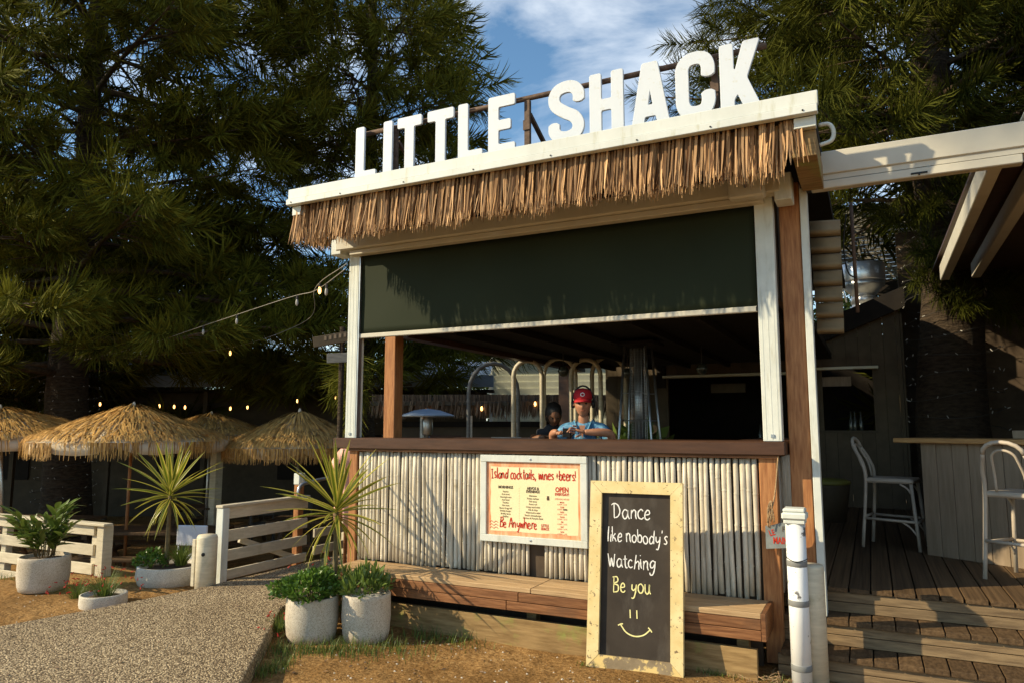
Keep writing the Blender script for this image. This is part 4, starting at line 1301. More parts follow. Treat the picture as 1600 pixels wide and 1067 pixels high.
cordyline('spiky green and yellow palm beside the bamboo wall corner', (-4.06, 4.89, .0), .94, .55, 58, 22)

def bush(name, label, cat, loc, rad, n, lw, ll, mat, seed, squash=1., stems=0, up=.3, ang=.9):
    """rounded plant of single leaves on a few stems"""
    g = np.random.default_rng(seed)
    t = thing(name, label, cat, loc)
    d = g.normal(size=(n, 3)); d /= np.linalg.norm(d, axis=1)[:, None]
    d[:, 2] = np.abs(d[:, 2]) * .95 - .12
    lump = 1 + .16 * np.sin(d[:, 0] * 5 + seed) + .13 * np.sin(d[:, 1] * 7 + 2 * seed) + .1 * np.sin(d[:, 2] * 9)
    rr = rad * lump * g.uniform(.45, 1.0, n) ** .45
    P = d * rr[:, None]; P[:, 2] *= squash; P[:, 2] += .06 * rad
    ax = d * .7 + g.normal(size=(n, 3)) * ang * .6; ax[:, 2] += up
    ax /= np.linalg.norm(ax, axis=1)[:, None]
    sd = np.cross(ax, g.normal(size=(n, 3))); sd /= np.linalg.norm(sd, axis=1)[:, None]
    L = g.uniform(.7, 1.2, n) * ll; W = g.uniform(.8, 1.15, n) * lw
    a = P; c = P + ax * L[:, None]
    b1 = P + ax * (L * .45)[:, None] + sd * (W / 2)[:, None]; b2_ = P + ax * (L * .45)[:, None] - sd * (W / 2)[:, None]
    V = np.stack([a, b1, c, b2_], 1).reshape(-1, 3)
    F = np.arange(n * 4).reshape(n, 4)
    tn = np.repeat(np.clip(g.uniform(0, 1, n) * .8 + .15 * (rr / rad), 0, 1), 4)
    o = np_mesh('foliage', V, F, mat, t, tn, False); stuff(o)
    mb = MB()
    for i in range(max(5, stems)):
        q = d[i] * rad * .8
        mb.tube(catmull([(0, 0, -.12), tuple(q * .4 + np.array([0, 0, .02])), tuple(q)], 3), [.008, .007, .006, .005, .004, .004, .003], 5)
    mb.build('stems', M['stem'], t, True)
    return t
bush('shrub', 'round glossy green bush overflowing the pot nearest the path', 'shrub', (-4.05, 4.57, .335), .245, 2000, .026, .042, M['shrub'], 31, .78)
bush('shrub', 'low leafy plant with upright leaves in the white gravel pot', 'shrub', (-3.67, 4.80, .35), .19, 420, .026, .085, M['longleaf'], 32, .9, up=.8)
bush('shrub', 'dense green bush filling the bed beneath the palm by the kiosk', 'shrub', (-4.08, 5.0, .14), .34, 1300, .024, .06, M['longleaf'], 33, .9, up=.6)
bush('shrub', 'small round leaved plant at the left of the low white bowl', 'shrub', (-6.98, 5.40, .19), .17, 480, .028, .04, M['shrub'], 34, .95)

def grass_clump(name, label, cat, loc, n, L, spread, seed, mat=None, droop=.5, w=.006, flowers=0):
    g = np.random.default_rng(seed)
    t = thing(name, label, cat, loc)
    V = []; F = []; T = []
    tips = []
    for i in range(n):
        az = g.uniform(0, 2 * PI); out = g.uniform(.1, 1) * spread
        l_ = L * g.uniform(.6, 1.1)
        b0 = np.array([math.cos(az), math.sin(az), 0]) * g.uniform(0, .45) * spread * .6
        sdv = np.array([-math.sin(az), math.cos(az), 0]); o_ = np.array([math.cos(az), math.sin(az), 0])
        base = len(V); tv = g.uniform(0, 1)
        for k in range(5):
            q = k / 4
            p = b0 + o_ * out * q ** 1.4 + np.array([0, 0, l_ * (q - droop * .5 * q * q * out / spread)])
            ww = w * (1 - .85 * q) / 2
            V += [p - sdv * ww, p + sdv * ww]; T += [tv, tv]
            if k:
                a = base + 2 * k; F.append((a - 2, a - 1, a + 1, a))
        tips.append(V[-1])
    o = np_mesh('blades', np.array(V), np.array(F), mat or M['grass'], t, np.array(T), False); stuff(o)
    if flowers:
        mb = MB()
        for i in range(flowers):
            p = tips[int(g.integers(0, n))] + g.normal(0, .005, 3)
            d_ = Vector(g.normal(size=3)); d_.z = -abs(d_.z); d_.normalize()
            mb.tube([p, Vector(p) + d_ * .018, Vector(p) + d_ * .03], [.002, .0045, .006], 5)
        stuff(mb.build('flowers', M['redflower'], t))
    return t
grass_clump('grass_plant', 'fine tufted grass plant at the right of the low white bowl', 'grass plant', (-6.66, 5.52, .19), 420, .24, .22, 41)
grass_clump('flowering_plant', 'straggling red flowered plant spilling from the sunken pot', 'flowering plant', (-6.52, 4.57, .08), 240, .30, .36, 42, None, 1.2, .005, 34)
grass_clump('flowering_plant', 'red flowered plant on the sand left of the sunken pot', 'flowering plant', (-6.98, 4.62, .0), 180, .24, .30, 43, None, 1.2, .005, 30)
grass_clump('flowering_plant', 'wispy red flowered plant behind the glossy bush by the path', 'flowering plant', (-4.32, 4.95, .05), 260, .55, .33, 44, None, .9, .005, 26)
grass_clump('flowering_plant', 'low red flowered runner hanging over the path edge', 'flowering plant', (-4.28, 4.50, .05), 110, .22, .22, 45, None, 1.6, .005, 24)

# long-leaved shrub: every leaf its own piece
ll_me = [leaf_data('leaf', *tri_fan_leaf(1., w, c, 5, .22), M['longleaf']) for w, c in ((.26, .06), (.30, .18), (.24, .34))]
for me in ll_me:
    av = np.random.default_rng(3).uniform(.25, .95, len(me.vertices)); me.attributes['tint'].data.foreach_set('value', av.astype(np.float32))
sh = thing('shrub', 'dark long leaved shrub growing from the tall speckled pot', 'shrub', (-7.68, 4.70, .33))
g = random.Random(8)
for s in range(22):
    az = s * 2.4; ln = g.uniform(.28, .52); out = g.uniform(.05, .40)
    p0 = Vector((math.cos(az) * .08, math.sin(az) * .08, 0)); p1 = Vector((math.cos(az) * out, math.sin(az) * out, ln))
    MB().tube([p0, (p0 + p1) / 2 + Vector((0, 0, .03)), p1], [.006, .005, .003], 5).build('stem', M['stem'], sh, True)
    for i in range(13):
        t = .25 + .75 * i / 12
        p = p0.lerp(p1, t)
        a2 = az + (1.1 if i % 2 else -1.1) * (1 - t * .5) + g.uniform(-.5, .5)
        L_ = g.uniform(.13, .20)
        link('leaf', ll_me[g.randrange(3)], sh, p, (g.uniform(-.4, .4), -R(g.uniform(15, 62)), a2), L_)

# ground cover grass near the pots, fallen litter
def grass_patch(name, centres, n, seed, L=(.04, .13)):
    g = np.random.default_rng(seed)
    V = []; F = []; T = []
    for i in range(n):
        c = centres[int(g.integers(0, len(centres)))]
        x_, y_ = c[0] + g.normal(0, c[2]), c[1] + g.normal(0, c[3])
        if x_ < -4.0 - (y_ - 4.05) * .75 and y_ < 4.9: continue
        z_ = float(ground_z(x_, y_)) - .004
        az = g.uniform(0, 6.28); l_ = g.uniform(*L); bend = g.uniform(.2, .9) * l_
        o_ = np.array([math.cos(az), math.sin(az), 0]); sd = np.array([-math.sin(az), math.cos(az), 0])
        base = len(V); tv = g.uniform(0, 1)
        for k in range(4):
            q = k / 3; p = np.array([x_, y_, z_]) + o_ * bend * q * q + np.array([0, 0, l_ * q * (1 - .2 * q)])
            w = .006 * (1 - .9 * q) / 2
            V += [p - sd * w, p + sd * w]; T += [tv, tv]
            if k: a = base + 2 * k; F.append((a - 2, a - 1, a + 1, a))
    return stuff(np_mesh(name, np.array(V), np.array(F), M['grass'], None, np.array(T), False))
gp = grass_patch('grass', [(-3.75, 4.33, .16, .05), (-3.55, 4.42, .16, .08), (-3.95, 4.22, .12, .08), (-3.35, 4.62, .22, .10), (-3.75, 3.9, .05, .12), (-3.1, 5.0, .2, .06)], 1300, 51)
tag(gp, 'short green grass around the feet of the two front pots', 'grass')
gp2 = grass_patch('grass', [(-1.85, 4.95, .05, .03), (-1.0, 5.12, .08, .02), (-.62, 5.15, .06, .04), (-.45, 5.05, .08, .05), (.1, 5.2, .15, .05)], 420, 52, (.02, .06))
tag(gp2, 'sparse green tufts at the foot of the chalkboard and bollard', 'grass')
gp3 = grass_patch('grass', [(-7.9, 4.5, .12, .1), (-7.25, 4.75, .15, .06), (-8.6, 4.9, .5, .1)], 700, 53, (.04, .12))
tag(gp3, 'dark grass along the base of the left fence and tall pot', 'grass')
# small stones and litter on the sand
g = np.random.default_rng(5)
mb = MB()
for i in range(420):
    x_, y_ = g.uniform(-4.0, .3), g.uniform(3.3, 5.1)
    if i > 330: x_, y_ = g.uniform(-8.5, -6.3), g.uniform(2.8, 5.0)
    s_ = g.uniform(.004, .012)
    z_ = float(ground_z(x_, y_))
    mb.add([(x_ - s_, y_, z_), (x_, y_ - s_ * .8, z_), (x_ + s_, y_, z_), (x_, y_ + s_ * .7, z_), (x_, y_, z_ + s_ * .8)], [(0, 1, 4), (1, 2, 4), (2, 3, 4), (3, 0, 4)])
gst = stuff(mb.build('gravel', M['terrazzo'])); tag(gst, 'scattered tiny stones lying on the bare sand', 'gravel')
mb = MB()
for i in range(60):
    x_, y_ = g.normal(-.62, .09), g.normal(5.08, .06)
    a = g.uniform(0, 6.28); l_ = g.uniform(.03, .09); z_ = g.uniform(.005, .05)
    mb.tube([(x_, y_, z_), (x_ + math.cos(a) * l_, y_ + math.sin(a) * l_, z_ + g.uniform(-.01, .03))], .002, 4)
lt = stuff(mb.build('dry_twigs', M['twine'])); tag(lt, 'dry twigs heaped beside the white bollard', 'twigs')

# fallen brown leaves and needles on path and sand
V = []; F = []; T = []
for i in range(420):
    if i < 240: x_, y_, z_ = g.uniform(-6.0, -3.6), g.uniform(2.2, 6.8), .123
    else:
        x_, y_ = g.uniform(-4.0, .2), g.uniform(3.4, 5.0); z_ = float(ground_z(x_, y_)) + .006
    if i < 240 and x_ > -4.55 - (y_ - 4.8) * .74: continue
    a = g.uniform(0, 6.28); l_ = g.uniform(.012, .05); w = g.uniform(.004, .012)
    c_, s_ = math.cos(a), math.sin(a); b_ = len(V); lift = g.uniform(.001, .010)
    V += [(x_, y_, z_), (x_ + c_ * l_ * .5 - s_ * w, y_ + s_ * l_ * .5 + c_ * w, z_ + lift), (x_ + c_ * l_, y_ + s_ * l_, z_ + .002), (x_ + c_ * l_ * .5 + s_ * w, y_ + s_ * l_ * .5 - c_ * w, z_ + .001)]
    F.append((b_, b_ + 1, b_ + 2, b_ + 3)); T += [g.uniform(0, 1)] * 4
lv = stuff(np_mesh('leaf_litter', np.array(V), np.array(F), M['darkthatch'], None, np.array(T), False)); tag(lv, 'dry brown leaf litter scattered over the path and sand', 'leaf litter')

# ------------------------------------------------------------------ fences
lf = thing('rail_fence', 'low white rail fence behind the tall speckled pot', 'fence', (-7.8, 5.4, -.1))
for i, (za, zb) in enumerate(((.53, .64), (.31, .43), (.10, .22), (-.10, .01))):
    MB().b2((-3.6, -.015, za), (-.13, .015, zb), .004).build('rail', M['fence'], lf)
MB().b2((-3.6, -.06, .645), (.10, .05, .675), .004).build('cap_rail', M['fence'], lf)
for xq in (-.16, -1.9, -3.5):
    MB().b2((xq - .05, .018, -.3), (xq + .05, .10, .643), .005).build('post', M['fence'], lf)
MB().b2((-.06, -.03, -.3), (.06, .09, .643), .006).build('end_post', M['fence'], lf)

rf = thing('ramp_fence', 'pale painted rail fence beside the pebble ramp', 'fence', (-6.0, 5.47, .05))
for za, zb in ((.66, .775), (.43, .545), (.235, .345), (.05, .145)):
    MB().b2((-.018, .03, za), (.018, 1.22, zb), .004).build('rail', M['fence'], rf)
MB().b2((-.05, -.07, .778), (.05, 1.22, .805), .004).build('cap_rail', M['fence'], rf)
MB().b2((-.05, -.06, -.3), (.05, .026, .776), .006).build('end_post', M['white'], rf)
MB().b2((-.10, 1.10, -.7), (-.022, 1.19, .93), .006).build('post', M['timber'], rf)
MB().b2((-.105, 1.095, .93), (-.017, 1.195, 1.06), .006).build('post_cap', M['white'], rf)
MB().beam((-.04, .25, .42), (-.04, 1.1, .10), .03, .06).build('brace', M['fence'], rf)
# second run on the far side of the ramp entrance
rf2 = thing('ramp_fence', 'lower fence boards beyond the ramp behind the palm', 'fence', (-5.98, 6.8, .05))
for za, zb in ((.30, .40), (.10, .20)):
    MB().b2((-.015, .0, za), (.015, 2.3, zb), .004).build('rail', M['fence'], rf2)
for yq in (.6, 1.7): MB().b2((-.08, yq, -.8), (-.018, yq + .06, .42)).build('post', M['fence'], rf2)
hr = thing('handrail', 'grey tube handrail with rounded end above the ramp fence', 'handrail', (-5.93, 6.5, .7))
MB().tube(catmull([(.0, .10, .12), (.0, -.0, .14), (0, -.04, .20), (0, .0, .28), (0, .15, .31), (.0, .6, .345), (.0, 1.3, .37), (0, 2.6, .38)], 5), .021, 10).build('tube', M['steel'], hr, True)
MB().tube([(-.02, .12, .12), (-.04, .13, .12)], .016, 8).build('bracket', M['steel'], hr, True)
MB().tube([(0, 1.6, -.7), (0, 1.6, .37)], .018, 8).build('stanchion', M['steel'], hr, True)
bd = thing('bollard', 'squat round timber bollard painted cream at the start of the ramp fence', 'bollard', (-5.92, 5.20, .05))
MB().lathe([(.098, -.1), (.098, .52), (.088, .545), (0, .55)], (0, 0, 0), 18).build('post', M['fence'], bd, True)
MB().lathe([(.0, .0), (.018, .0), (.018, .006), (0, .008)], (0, 0, 0), 12).build('bolt_hole', M['black'], bd, loc=(.0486, -.0842, .37), rot=(PI / 2, 0, R(30)))
MB().b2((-.14, -.06, .05), (-.095, .06, .50), .004).build('side_board', M['fence'], bd)

# ------------------------------------------------------------------ folded pink parasol
pk = thing('folded_parasol', 'folded pink canvas parasol standing left of the counter', 'parasol', (-4.96, 6.12, .12))
MB().tube([(0, 0, 0), (0, 0, 1.36)], .018, 8).build('pole', M['bench'], pk, True)
def flap(az, w0, zt, zb, out):
    V = []; F = []
    for k in range(6):
        t = k / 5
        rr_ = .035 + out * math.sin(t * PI * .62)
        ww = w0 * (.35 + .65 * math.sin(PI * min(1, t * .75 + .05)))
        for j in range(5):
            u = (j / 4 - .5)
            a = az + u * ww / max(rr_, .05) * .8
            V.append((math.cos(a) * rr_ * (1 + .2 * abs(u)), math.sin(a) * rr_ * (1 + .2 * abs(u)), zt + (zb - zt) * t - .03 * abs(u) * t))
    for k in range(5):
        for j in range(4):
            a = k * 5 + j; F.append((a, a + 1, a + 6, a + 5))
    return V, F
for i in range(6):
    a = i * PI / 3 + .2
    o = MB().add(*flap(a, .17, 1.33, 1.10, .11)).build('canopy_flap', M['pink'], pk, True); o.modifiers.new('t', 'SOLIDIFY').thickness = .006
for i in range(5):
    a = i * 2 * PI / 5 + .5
    o = MB().add(*flap(a, .12, 1.16, .50 + .05 * (i % 2), .075)).build('canopy_tail', M['pink'], pk, True); o.modifiers.new('t', 'SOLIDIFY').thickness = .006
MB().lathe([(.05, .97), (.056, .985), (.05, 1.0)], (0, 0, 0), 14).build('tie', M['black'], pk, True)

# ------------------------------------------------------------------ thatched umbrellas
def make_umbrella(label, loc, r, htop, hrim, seed, polemat='steel', tilt=(0, 0), cloth=True):
    g = np.random.default_rng(seed)
    t = thing('thatched_umbrella', label, 'umbrella', loc, rnd.uniform(0, 1), 'thatched umbrellas on the patio')
    dz = htop - hrim
    MB().tube([(0, 0, 0), (0, 0, htop - .03)], .022, 8).build('pole', M[polemat], t, True)
    seg = 8
    def cz(q): return htop - dz * (q ** 1.12) + .0
    # canvas under the thatch with a scalloped valance
    V = []; F = []
    for ring in range(6):
        q = ring / 5
        for j in range(seg * 4):
            a = 2 * PI * j / (seg * 4)
            rr_ = r * q * (.955 + .045 * math.cos((a * seg)))
            V.append((rr_ * math.cos(a), rr_ * math.sin(a), cz(q) - .012 - .03 * q * (1 - math.cos(a * seg)) * .5))
    for j in range(seg * 4):
        a = 2 * PI * j / (seg * 4)
        rr_ = r * 1.005 * (.955 + .045 * math.cos(a * seg))
        V.append((rr_ * math.cos(a), rr_ * math.sin(a), cz(1) - .05 - .11 * abs(math.sin(a * seg / 2)) ** .5))
    nn = seg * 4
    for ring in range(6):
        for j in range(nn):
            F.append((ring * nn + j, ring * nn + (j + 1) % nn, (ring + 1) * nn + (j + 1) % nn, (ring + 1) * nn + j))
    cv = MB().add(V, F).build('canvas', M['cloth'], t, True); cv.modifiers.new('t', 'SOLIDIFY').thickness = .004
    for j in range(seg):
        a = 2 * PI * j / seg
        MB().tube([(0, 0, htop - .09), (r * .96 * math.cos(a), r * .96 * math.sin(a), cz(.97) - .05)], .008, 5).build('rib', M['steel'], t, True)
    # layered raffia skirts
    V = []; F = []; T = []
    rows = [(.03, .30, 150), (.20, .30, 300), (.38, .28, 460), (.56, .24, 620), (.72, .20, 760), (.85, .15, 800)]
    for (q0, ln, cnt) in rows:
        for i in range(cnt):
            a = g.uniform(0, 2 * PI)
            wob = .03 * math.sin(a * 5 + q0 * 20)
            q = q0 + wob + g.normal(0, .012)
            L_ = ln * g.uniform(.7, 1.25) * r
            base = len(V); tv = g.uniform(0, 1); lift = g.uniform(.004, .050); da = g.normal(0, .16)
            w = g.uniform(.012, .026)
            for k in range(4):
                u = k / 3
                qq = q + u * L_ / r
                over = max(0., qq - 1.0)
                qc = min(qq, 1.0)
                rr_ = r * qc + over * r * .16
                z_ = cz(qc) - over * r * .95 + lift * math.sin(u * PI) + lift * .5 + .004
                aa = a + da * u * .35
                ww = w * (1 - .6 * u) / 2
                d_ = np.array([-math.sin(aa), math.cos(aa), 0]) * ww
                p = np.array([rr_ * math.cos(aa), rr_ * math.sin(aa), z_])
                tq = min(1, tv * .6 + .45 * u); V += [p - d_, p + d_]; T += [tq, tq]  # shading painted into the tint: dark strand roots make rows read as ridges
                if k:
                    b_ = base + 2 * k; F.append((b_ - 2, b_ - 1, b_ + 1, b_))
    # hanging fringe in tassels, canvas showing between them
    for i in range(1500):
        a = g.uniform(0, 2 * PI)
        if cloth and math.cos(a * seg) < -.10 and g.uniform() < .82: continue
        L_ = g.uniform(.14, .24); base = len(V); tv = g.uniform(0, 1); w = .012
        for k in range(3):
            u = k / 2
            rr_ = r * 1.0 + .012 + g.normal(0, .006); aa = a + g.normal(0, .004)
            d_ = np.array([-math.sin(aa), math.cos(aa), 0]) * w * (1 - .6 * u) / 2
            p = np.array([rr_ * math.cos(aa), rr_ * math.sin(aa), cz(1) + .01 - L_ * u])
            V += [p - d_, p + d_]; T += [tv * .8, tv * .8]
            if k: b_ = base + 2 * k; F.append((b_ - 2, b_ - 1, b_ + 1, b_))
    o = np_mesh('thatch', np.array(V), np.array(F), M['palmthatch'], t, np.array(T), False); stuff(o)
    MB().lathe([(.0, 0), (.03, .0), (.02, .06), (0, .08)], (0, 0, htop), 10).build('finial', M['cloth'], t, True)
    t.rotation_euler.x, t.rotation_euler.y = tilt
    return t
make_umbrella('large sunlit thatched umbrella with canvas valance on a brown pole', (-9.63, 7.02, -.52), 1.34, 2.46, 1.96, 61, 'timber')
make_umbrella('thatched umbrella cut off by the left edge of the picture', (-12.05, 6.75, -.52), 1.30, 2.45, 2.02, 62, 'steel', (R(3), R(-4)))
make_umbrella('thatched umbrella at the right, half hidden by a hanging pine branch', (-8.15, 8.85, -.55), 1.12, 2.42, 1.88, 63, 'steel', (0, 0), False)
make_umbrella('shaded thatched umbrella standing behind the large sunlit one', (-10.9, 9.5, -.55), 1.32, 2.42, 1.98, 64, 'steel', (R(-3), 0), False)

# ------------------------------------------------------------------ patio furniture in the shade
def picnic_table(label, loc, rz, L=1.9):
    t = thing('picnic_table', label, 'table', loc, rz, 'picnic tables on the shaded patio')
    for i in range(5):
        MB().b2((-L / 2, -.38 + i * .154, .70), (L / 2, -.38 + i * .154 + .146, .74), .004).build('top_plank', M['deck'], t)
    for s in (-1, 1):
        for i in range(2):
            MB().b2((-L / 2, s * .72 - .135 + i * .138, .42), (L / 2, s * .72 - .135 + i * .138 + .13, .455), .004).build('seat_plank', M['deck'], t)
        MB().b2((s * L * .36 - .04, -.84, .36), (s * L * .36 + .04, .84, .418)).build('seat_bearer', M['deck'], t)
        MB().b2((s * L * .36 - .04, -.36, .64), (s * L * .36 + .04, .36, .698)).build('top_bearer', M['deck'], t)
        for q in (-1, 1):
            MB().beam((s * L * .36, q * .66, .0), (s * L * .36, q * .24, .66), .07, .045).build('leg', M['deck'], t)
    return t
picnic_table('timber picnic table around the large umbrella pole behind the left fence', (-9.4, 7.25, -.55), R(26), 2.1)
picnic_table('timber picnic table under the umbrella at the left picture edge', (-12.2, 7.3, -.55), R(20))
picnic_table('dim timber picnic table under the umbrella by the hanging branch', (-8.0, 9.3, -.55), R(28), 1.6)
picnic_table('dim timber picnic table beneath the shaded rear umbrella', (-11.0, 9.9, -.55), R(30))

def cafe_chair(name, label, loc, rz, mat):
    t = thing(name, label, 'chair', loc, rz)
    MB().b2((-.21, -.21, .43), (.21, .21, .46), .012).build('seat', mat, t)
    MB().b2((-.21, .185, .62), (.21, .21, .88), .012).build('backrest', mat, t)
    for sx in (-1, 1):
        for sy in (-1, 1):
            MB().tube([(sx * .20, sy * .20, 0), (sx * .185, sy * .185, .43 if sy < 0 else .63)], .014, 6).build('leg', mat, t, True)
    return t
M['whiteplastic'] = plain('pale_blue_white_plastic', (.62, .66, .72), .4)
cafe_chair('chair', 'pale plastic chair behind the left spiky palm', (-8.05, 6.95, -.50), R(200), M['whiteplastic'])
cafe_chair('chair', 'dark metal chair in the shade below the right hand umbrella', (-7.6, 10.2, -.55), R(150), M['wicker'])
cafe_chair('chair', 'dark metal chair between the two rear umbrellas', (-9.7, 10.6, -.55), R(30), M['wicker'])
cafe_chair('chair', 'dark metal chair near the white pillar', (-10.0, 10.0, -.55), R(220), M['wicker'])

# ------------------------------------------------------------------ patio building with verandah, far left
pbld = thing('patio_building', 'long shaded building with pale roof edge behind the umbrellas', 'building', (-15.0, 12.65, -.55), math.atan2(1.63, 3.3))
MB().b2((-9, .25, 0), (7.2, .3, 3.05)).build('wall', M['darkwall'], pbld)
for i in range(7):
    MB().b2((-9, .222, 1.55 + i * .21), (7.2, .249, 1.55 + i * .21 + .195)).build('weatherboard', M['darkwall'], pbld)
MB().b2((-9.2, -.60, 3.16), (7.4, -.54, 3.44), .004).build('roof_edge', M['bluepaint'], pbld)
M['roofpale'] = noise_mat('pale_corrugated_roof', (.50, .50, .50), (.60, .60, .60), 5, .45, bump=.03)
rv, rf_ = [], []
for i in range(200):
    xq = -9.2 + i * .083
    rv += [(xq, -.58, 3.45 + .012 * (i % 2)), (xq, 2.6, 4.05 + .012 * (i % 2))]
    if i: rf_.append((2 * i - 2, 2 * i, 2 * i + 1, 2 * i - 1))
MB().add(rv, rf_).build('roof', M['roofpale'], pbld)
MB().b2((-9.2, -.5, 3.05), (7.4, .25, 3.10)).build('soffit', M['dark'], pbld)
for i, xq in enumerate((-6.5, -4.2, -1.9, .4, 2.7, 5.0, 7.0)):
    MB().b2((xq - .05, -.45, 0), (xq + .05, -.35, 3.05)).build('verandah_post', M['darkwall'], pbld)
for xq in (-5.4, -1.0, 2.0, 4.0):
    w = MB().b2((xq, .20, .9), (xq + 1.2, .221, 2.0)).build('window', M['dark'], pbld)
pl = thing('pillar', 'pale square pillar rising beside the white plastic chair and umbrellas', 'pillar', (-10.82, 9.33 + .3, -.55))
MB().b2((-.08, -.08, 0), (.08, .08, 2.2), .006).build('shaft', M['fence'], pl)
MB().b2((-.10, -.10, 0), (.10, .10, .12), .006).build('base', M['fence'], pl)
MB().b2((-.10, -.10, 2.2), (.10, .10, 2.28), .006).build('capital', M['fence'], pl)

# direction boards hanging beside the left kiosk post
fb = thing('finger_sign', 'two weathered plank signs fixed to a trunk left of the kiosk post', 'sign', (-5.95, 7.08, .0), R(24))
MB().tube([(.05, .06, -.3), (.05, .06, 2.9)], .035, 8).build('pole', M['bark'], fb, True)
MB().beam((-.30, 0, 2.70), (.30, 0, 2.80), .02, .13, .004).build('plank', M['darkwall'], fb)
M['greyboard'] = noise_mat('grey_board', (.13, .13, .125), (.19, .19, .18), 7, .7, stretch=(1, 1, 5), bump=.2)
MB().beam((-.12, 0, 2.50), (.34, 0, 2.52), .02, .12, .004).build('plank', M['greyboard'], fb)
for i in range(6):
    MB().b2((-.16 + i * .062, -.013, 2.725 + i * .0103), (-.13 + i * .062, -.0105, 2.775 + i * .0103)).build('faded_mark', M['barboard'], fb)

# ------------------------------------------------------------------ things seen through the kiosk opening
wb = thing('weatherboard_house', 'pale green weatherboard house beyond the thatched bar', 'house', (-10.3, 19.4, -.55), math.atan2(.55, 1.9))
for i in range(14):
    MB().box((2.4, .0, 1.75 + i * .19), (4.8, .03, .186), Euler((R(11), 0, 0))).build('weatherboard', M['weatherboard'], wb)
MB().b2((0, .04, 0), (4.8, 3, 4.45)).build('core', M['weatherboard'], wb)
MB().b2((-.05, -.04, 1.6), (.05, .05, 4.45), .004).build('corner_trim', M['white'], wb)
MB().add([(-.3, -.35, 4.46), (5.2, -.35, 4.46), (5.2, 3.4, 5.5), (-.3, 3.4, 5.5), (-.3, -.35, 4.52), (5.2, -.35, 4.52), (5.2, 3.4, 5.56), (-.3, 3.4, 5.56)],
         [(3, 2, 1, 0), (4, 5, 6, 7), (0, 1, 5, 4), (1, 2, 6, 5), (2, 3, 7, 6), (3, 0, 4, 7)]).build('roof', M['roofsheet'], wb)
MB().tube([(.25, -.05, 2.9), (.55, -.05, 2.3)], .018, 6).build('pipe', M['steel'], wb, True)

tb = thing('thatched_bar', 'low bar with shaggy dark thatched eave behind the kiosk', 'bar', (-7.6, 10.8, -.55), math.atan2(1.03, 2.07))
MB().b2((-.2, .35, 0), (3.6, .40, 2.2)).build('wall', M['olivewall'], tb)
MB().b2((.55, .345, 0), (1.05, .349, 1.95)).build('door', M['dark'], tb)
MB().b2((.50, .33, 1.95), (1.10, .349, 2.05)).build('door_head', M['counter'], tb)
MB().b2((-.2, .3, 2.2), (3.6, 2.2, 2.3)).build('ceiling', M['dark'], tb)
for xq in (.42, 1.28, 2.6):
    MB().tube([(xq, -.05, 0), (xq, -.05, 2.4)], .04, 8).build('post', M['fence'], tb, True)
v1, f1, t1 = strands(900, (-.5, 3.9), (-.15, .12), 2.66, (.22, .34), -.15, (.015, .03), 71)
v2, f2, t2 = strands(900, (-.5, 3.9), (-.05, .30), 2.78, (.24, .36), .05, (.015, .03), 72)
o = np_mesh('thatch', np.concatenate([v1, v2]), np.concatenate([f1, f2 + len(v1)]), M['darkthatch'], tb, np.concatenate([t1, t2]), False); stuff(o)
MB().add([(-.5, -.1, 2.58), (3.9, -.1, 2.58), (3.9, 1.6, 2.74), (-.5, 1.6, 2.74), (-.5, -.1, 2.64), (3.9, -.1, 2.64), (3.9, 1.6, 2.80), (-.5, 1.6, 2.80)],
         [(3, 2, 1, 0), (4, 5, 6, 7), (0, 1, 5, 4), (1, 2, 6, 5), (2, 3, 7, 6), (3, 0, 4, 7)]).build('roof', M['darkwall'], tb)

ph = thing('patio_heater', 'mushroom patio heater with blue grey dome beyond the counter', 'heater', (-6.05, 9.33, -.45))
MB().lathe([(.42, 2.26), (.40, 2.28), (.20, 2.35), (.0, 2.38)], (0, 0, 0), 28).build('dome', M['bluepaint'], ph, True)
MB().lathe([(.42, 2.255), (.0, 2.36)], (0, 0, 0), 28).build('dome_underside', M['steel'], ph, True)
MB().lathe([(.07, 1.98), (.085, 2.0), (.085, 2.2), (.06, 2.25)], (0, 0, 0), 16).build('burner', M['steel'], ph, True)
MB().tube([(0, 0, .4), (0, 0, 2.0)], .035, 10).build('pole', M['steel'], ph, True)
MB().lathe([(.24, 0), (.24, .06), (.2, .1), (.17, .55), (.05, .6)], (0, 0, 0), 20).build('base', M['steel'], ph, True)

# white steel hoops of an arbour
def hoop(label, c, w, h, rz, m_):
    t = thing('arbour_hoop', label, 'arch', c, rz, 'white steel arbour hoops')
    pts = [(-w / 2, 0, 0), (-w / 2, 0, h - w * .55)] + [(-w / 2 * math.cos(a), 0, h - w * .55 + w * .55 * math.sin(a)) for a in [PI * k / 10 for k in range(1, 10)]] + [(w / 2, 0, h - w * .55), (w / 2, 0, 0)]
    MB().tube(pts, .032, 8).build('tube', M[m_], t, True)
    for s in (-1, 1): MB().lathe([(.06, 0), (.06, .02), (.035, .03)], (s * w / 2, 0, 0), 10).build('foot', M[m_], t, True)
    return t
hoop('left grey steel hoop partly under the kiosk ceiling beam', (-5.05, 9.6, -.5), .80, 3.10, R(50), 'greyboard')
hoop('narrow white hoop standing left of the dark inner post', (-4.30, 9.2, -.5), .40, 3.08, R(26), 'fence')
hoop('white hoop mostly hidden by the dark inner post', (-4.00, 9.65, -.5), .46, 3.14, R(26), 'fence')
hoop('white hoop standing behind the man in the red cap', (-3.58, 9.6, -.5), .42, 3.10, R(26), 'fence')
hoop('white hoop furthest right beside the mesh heater', (-3.36, 9.95, -.5), .48, 3.16, R(26), 'fence')
od = thing('orange_board', 'small orange sign board hanging behind the white hoops', 'sign', (-3.65, 12.6, 2.85), R(10))
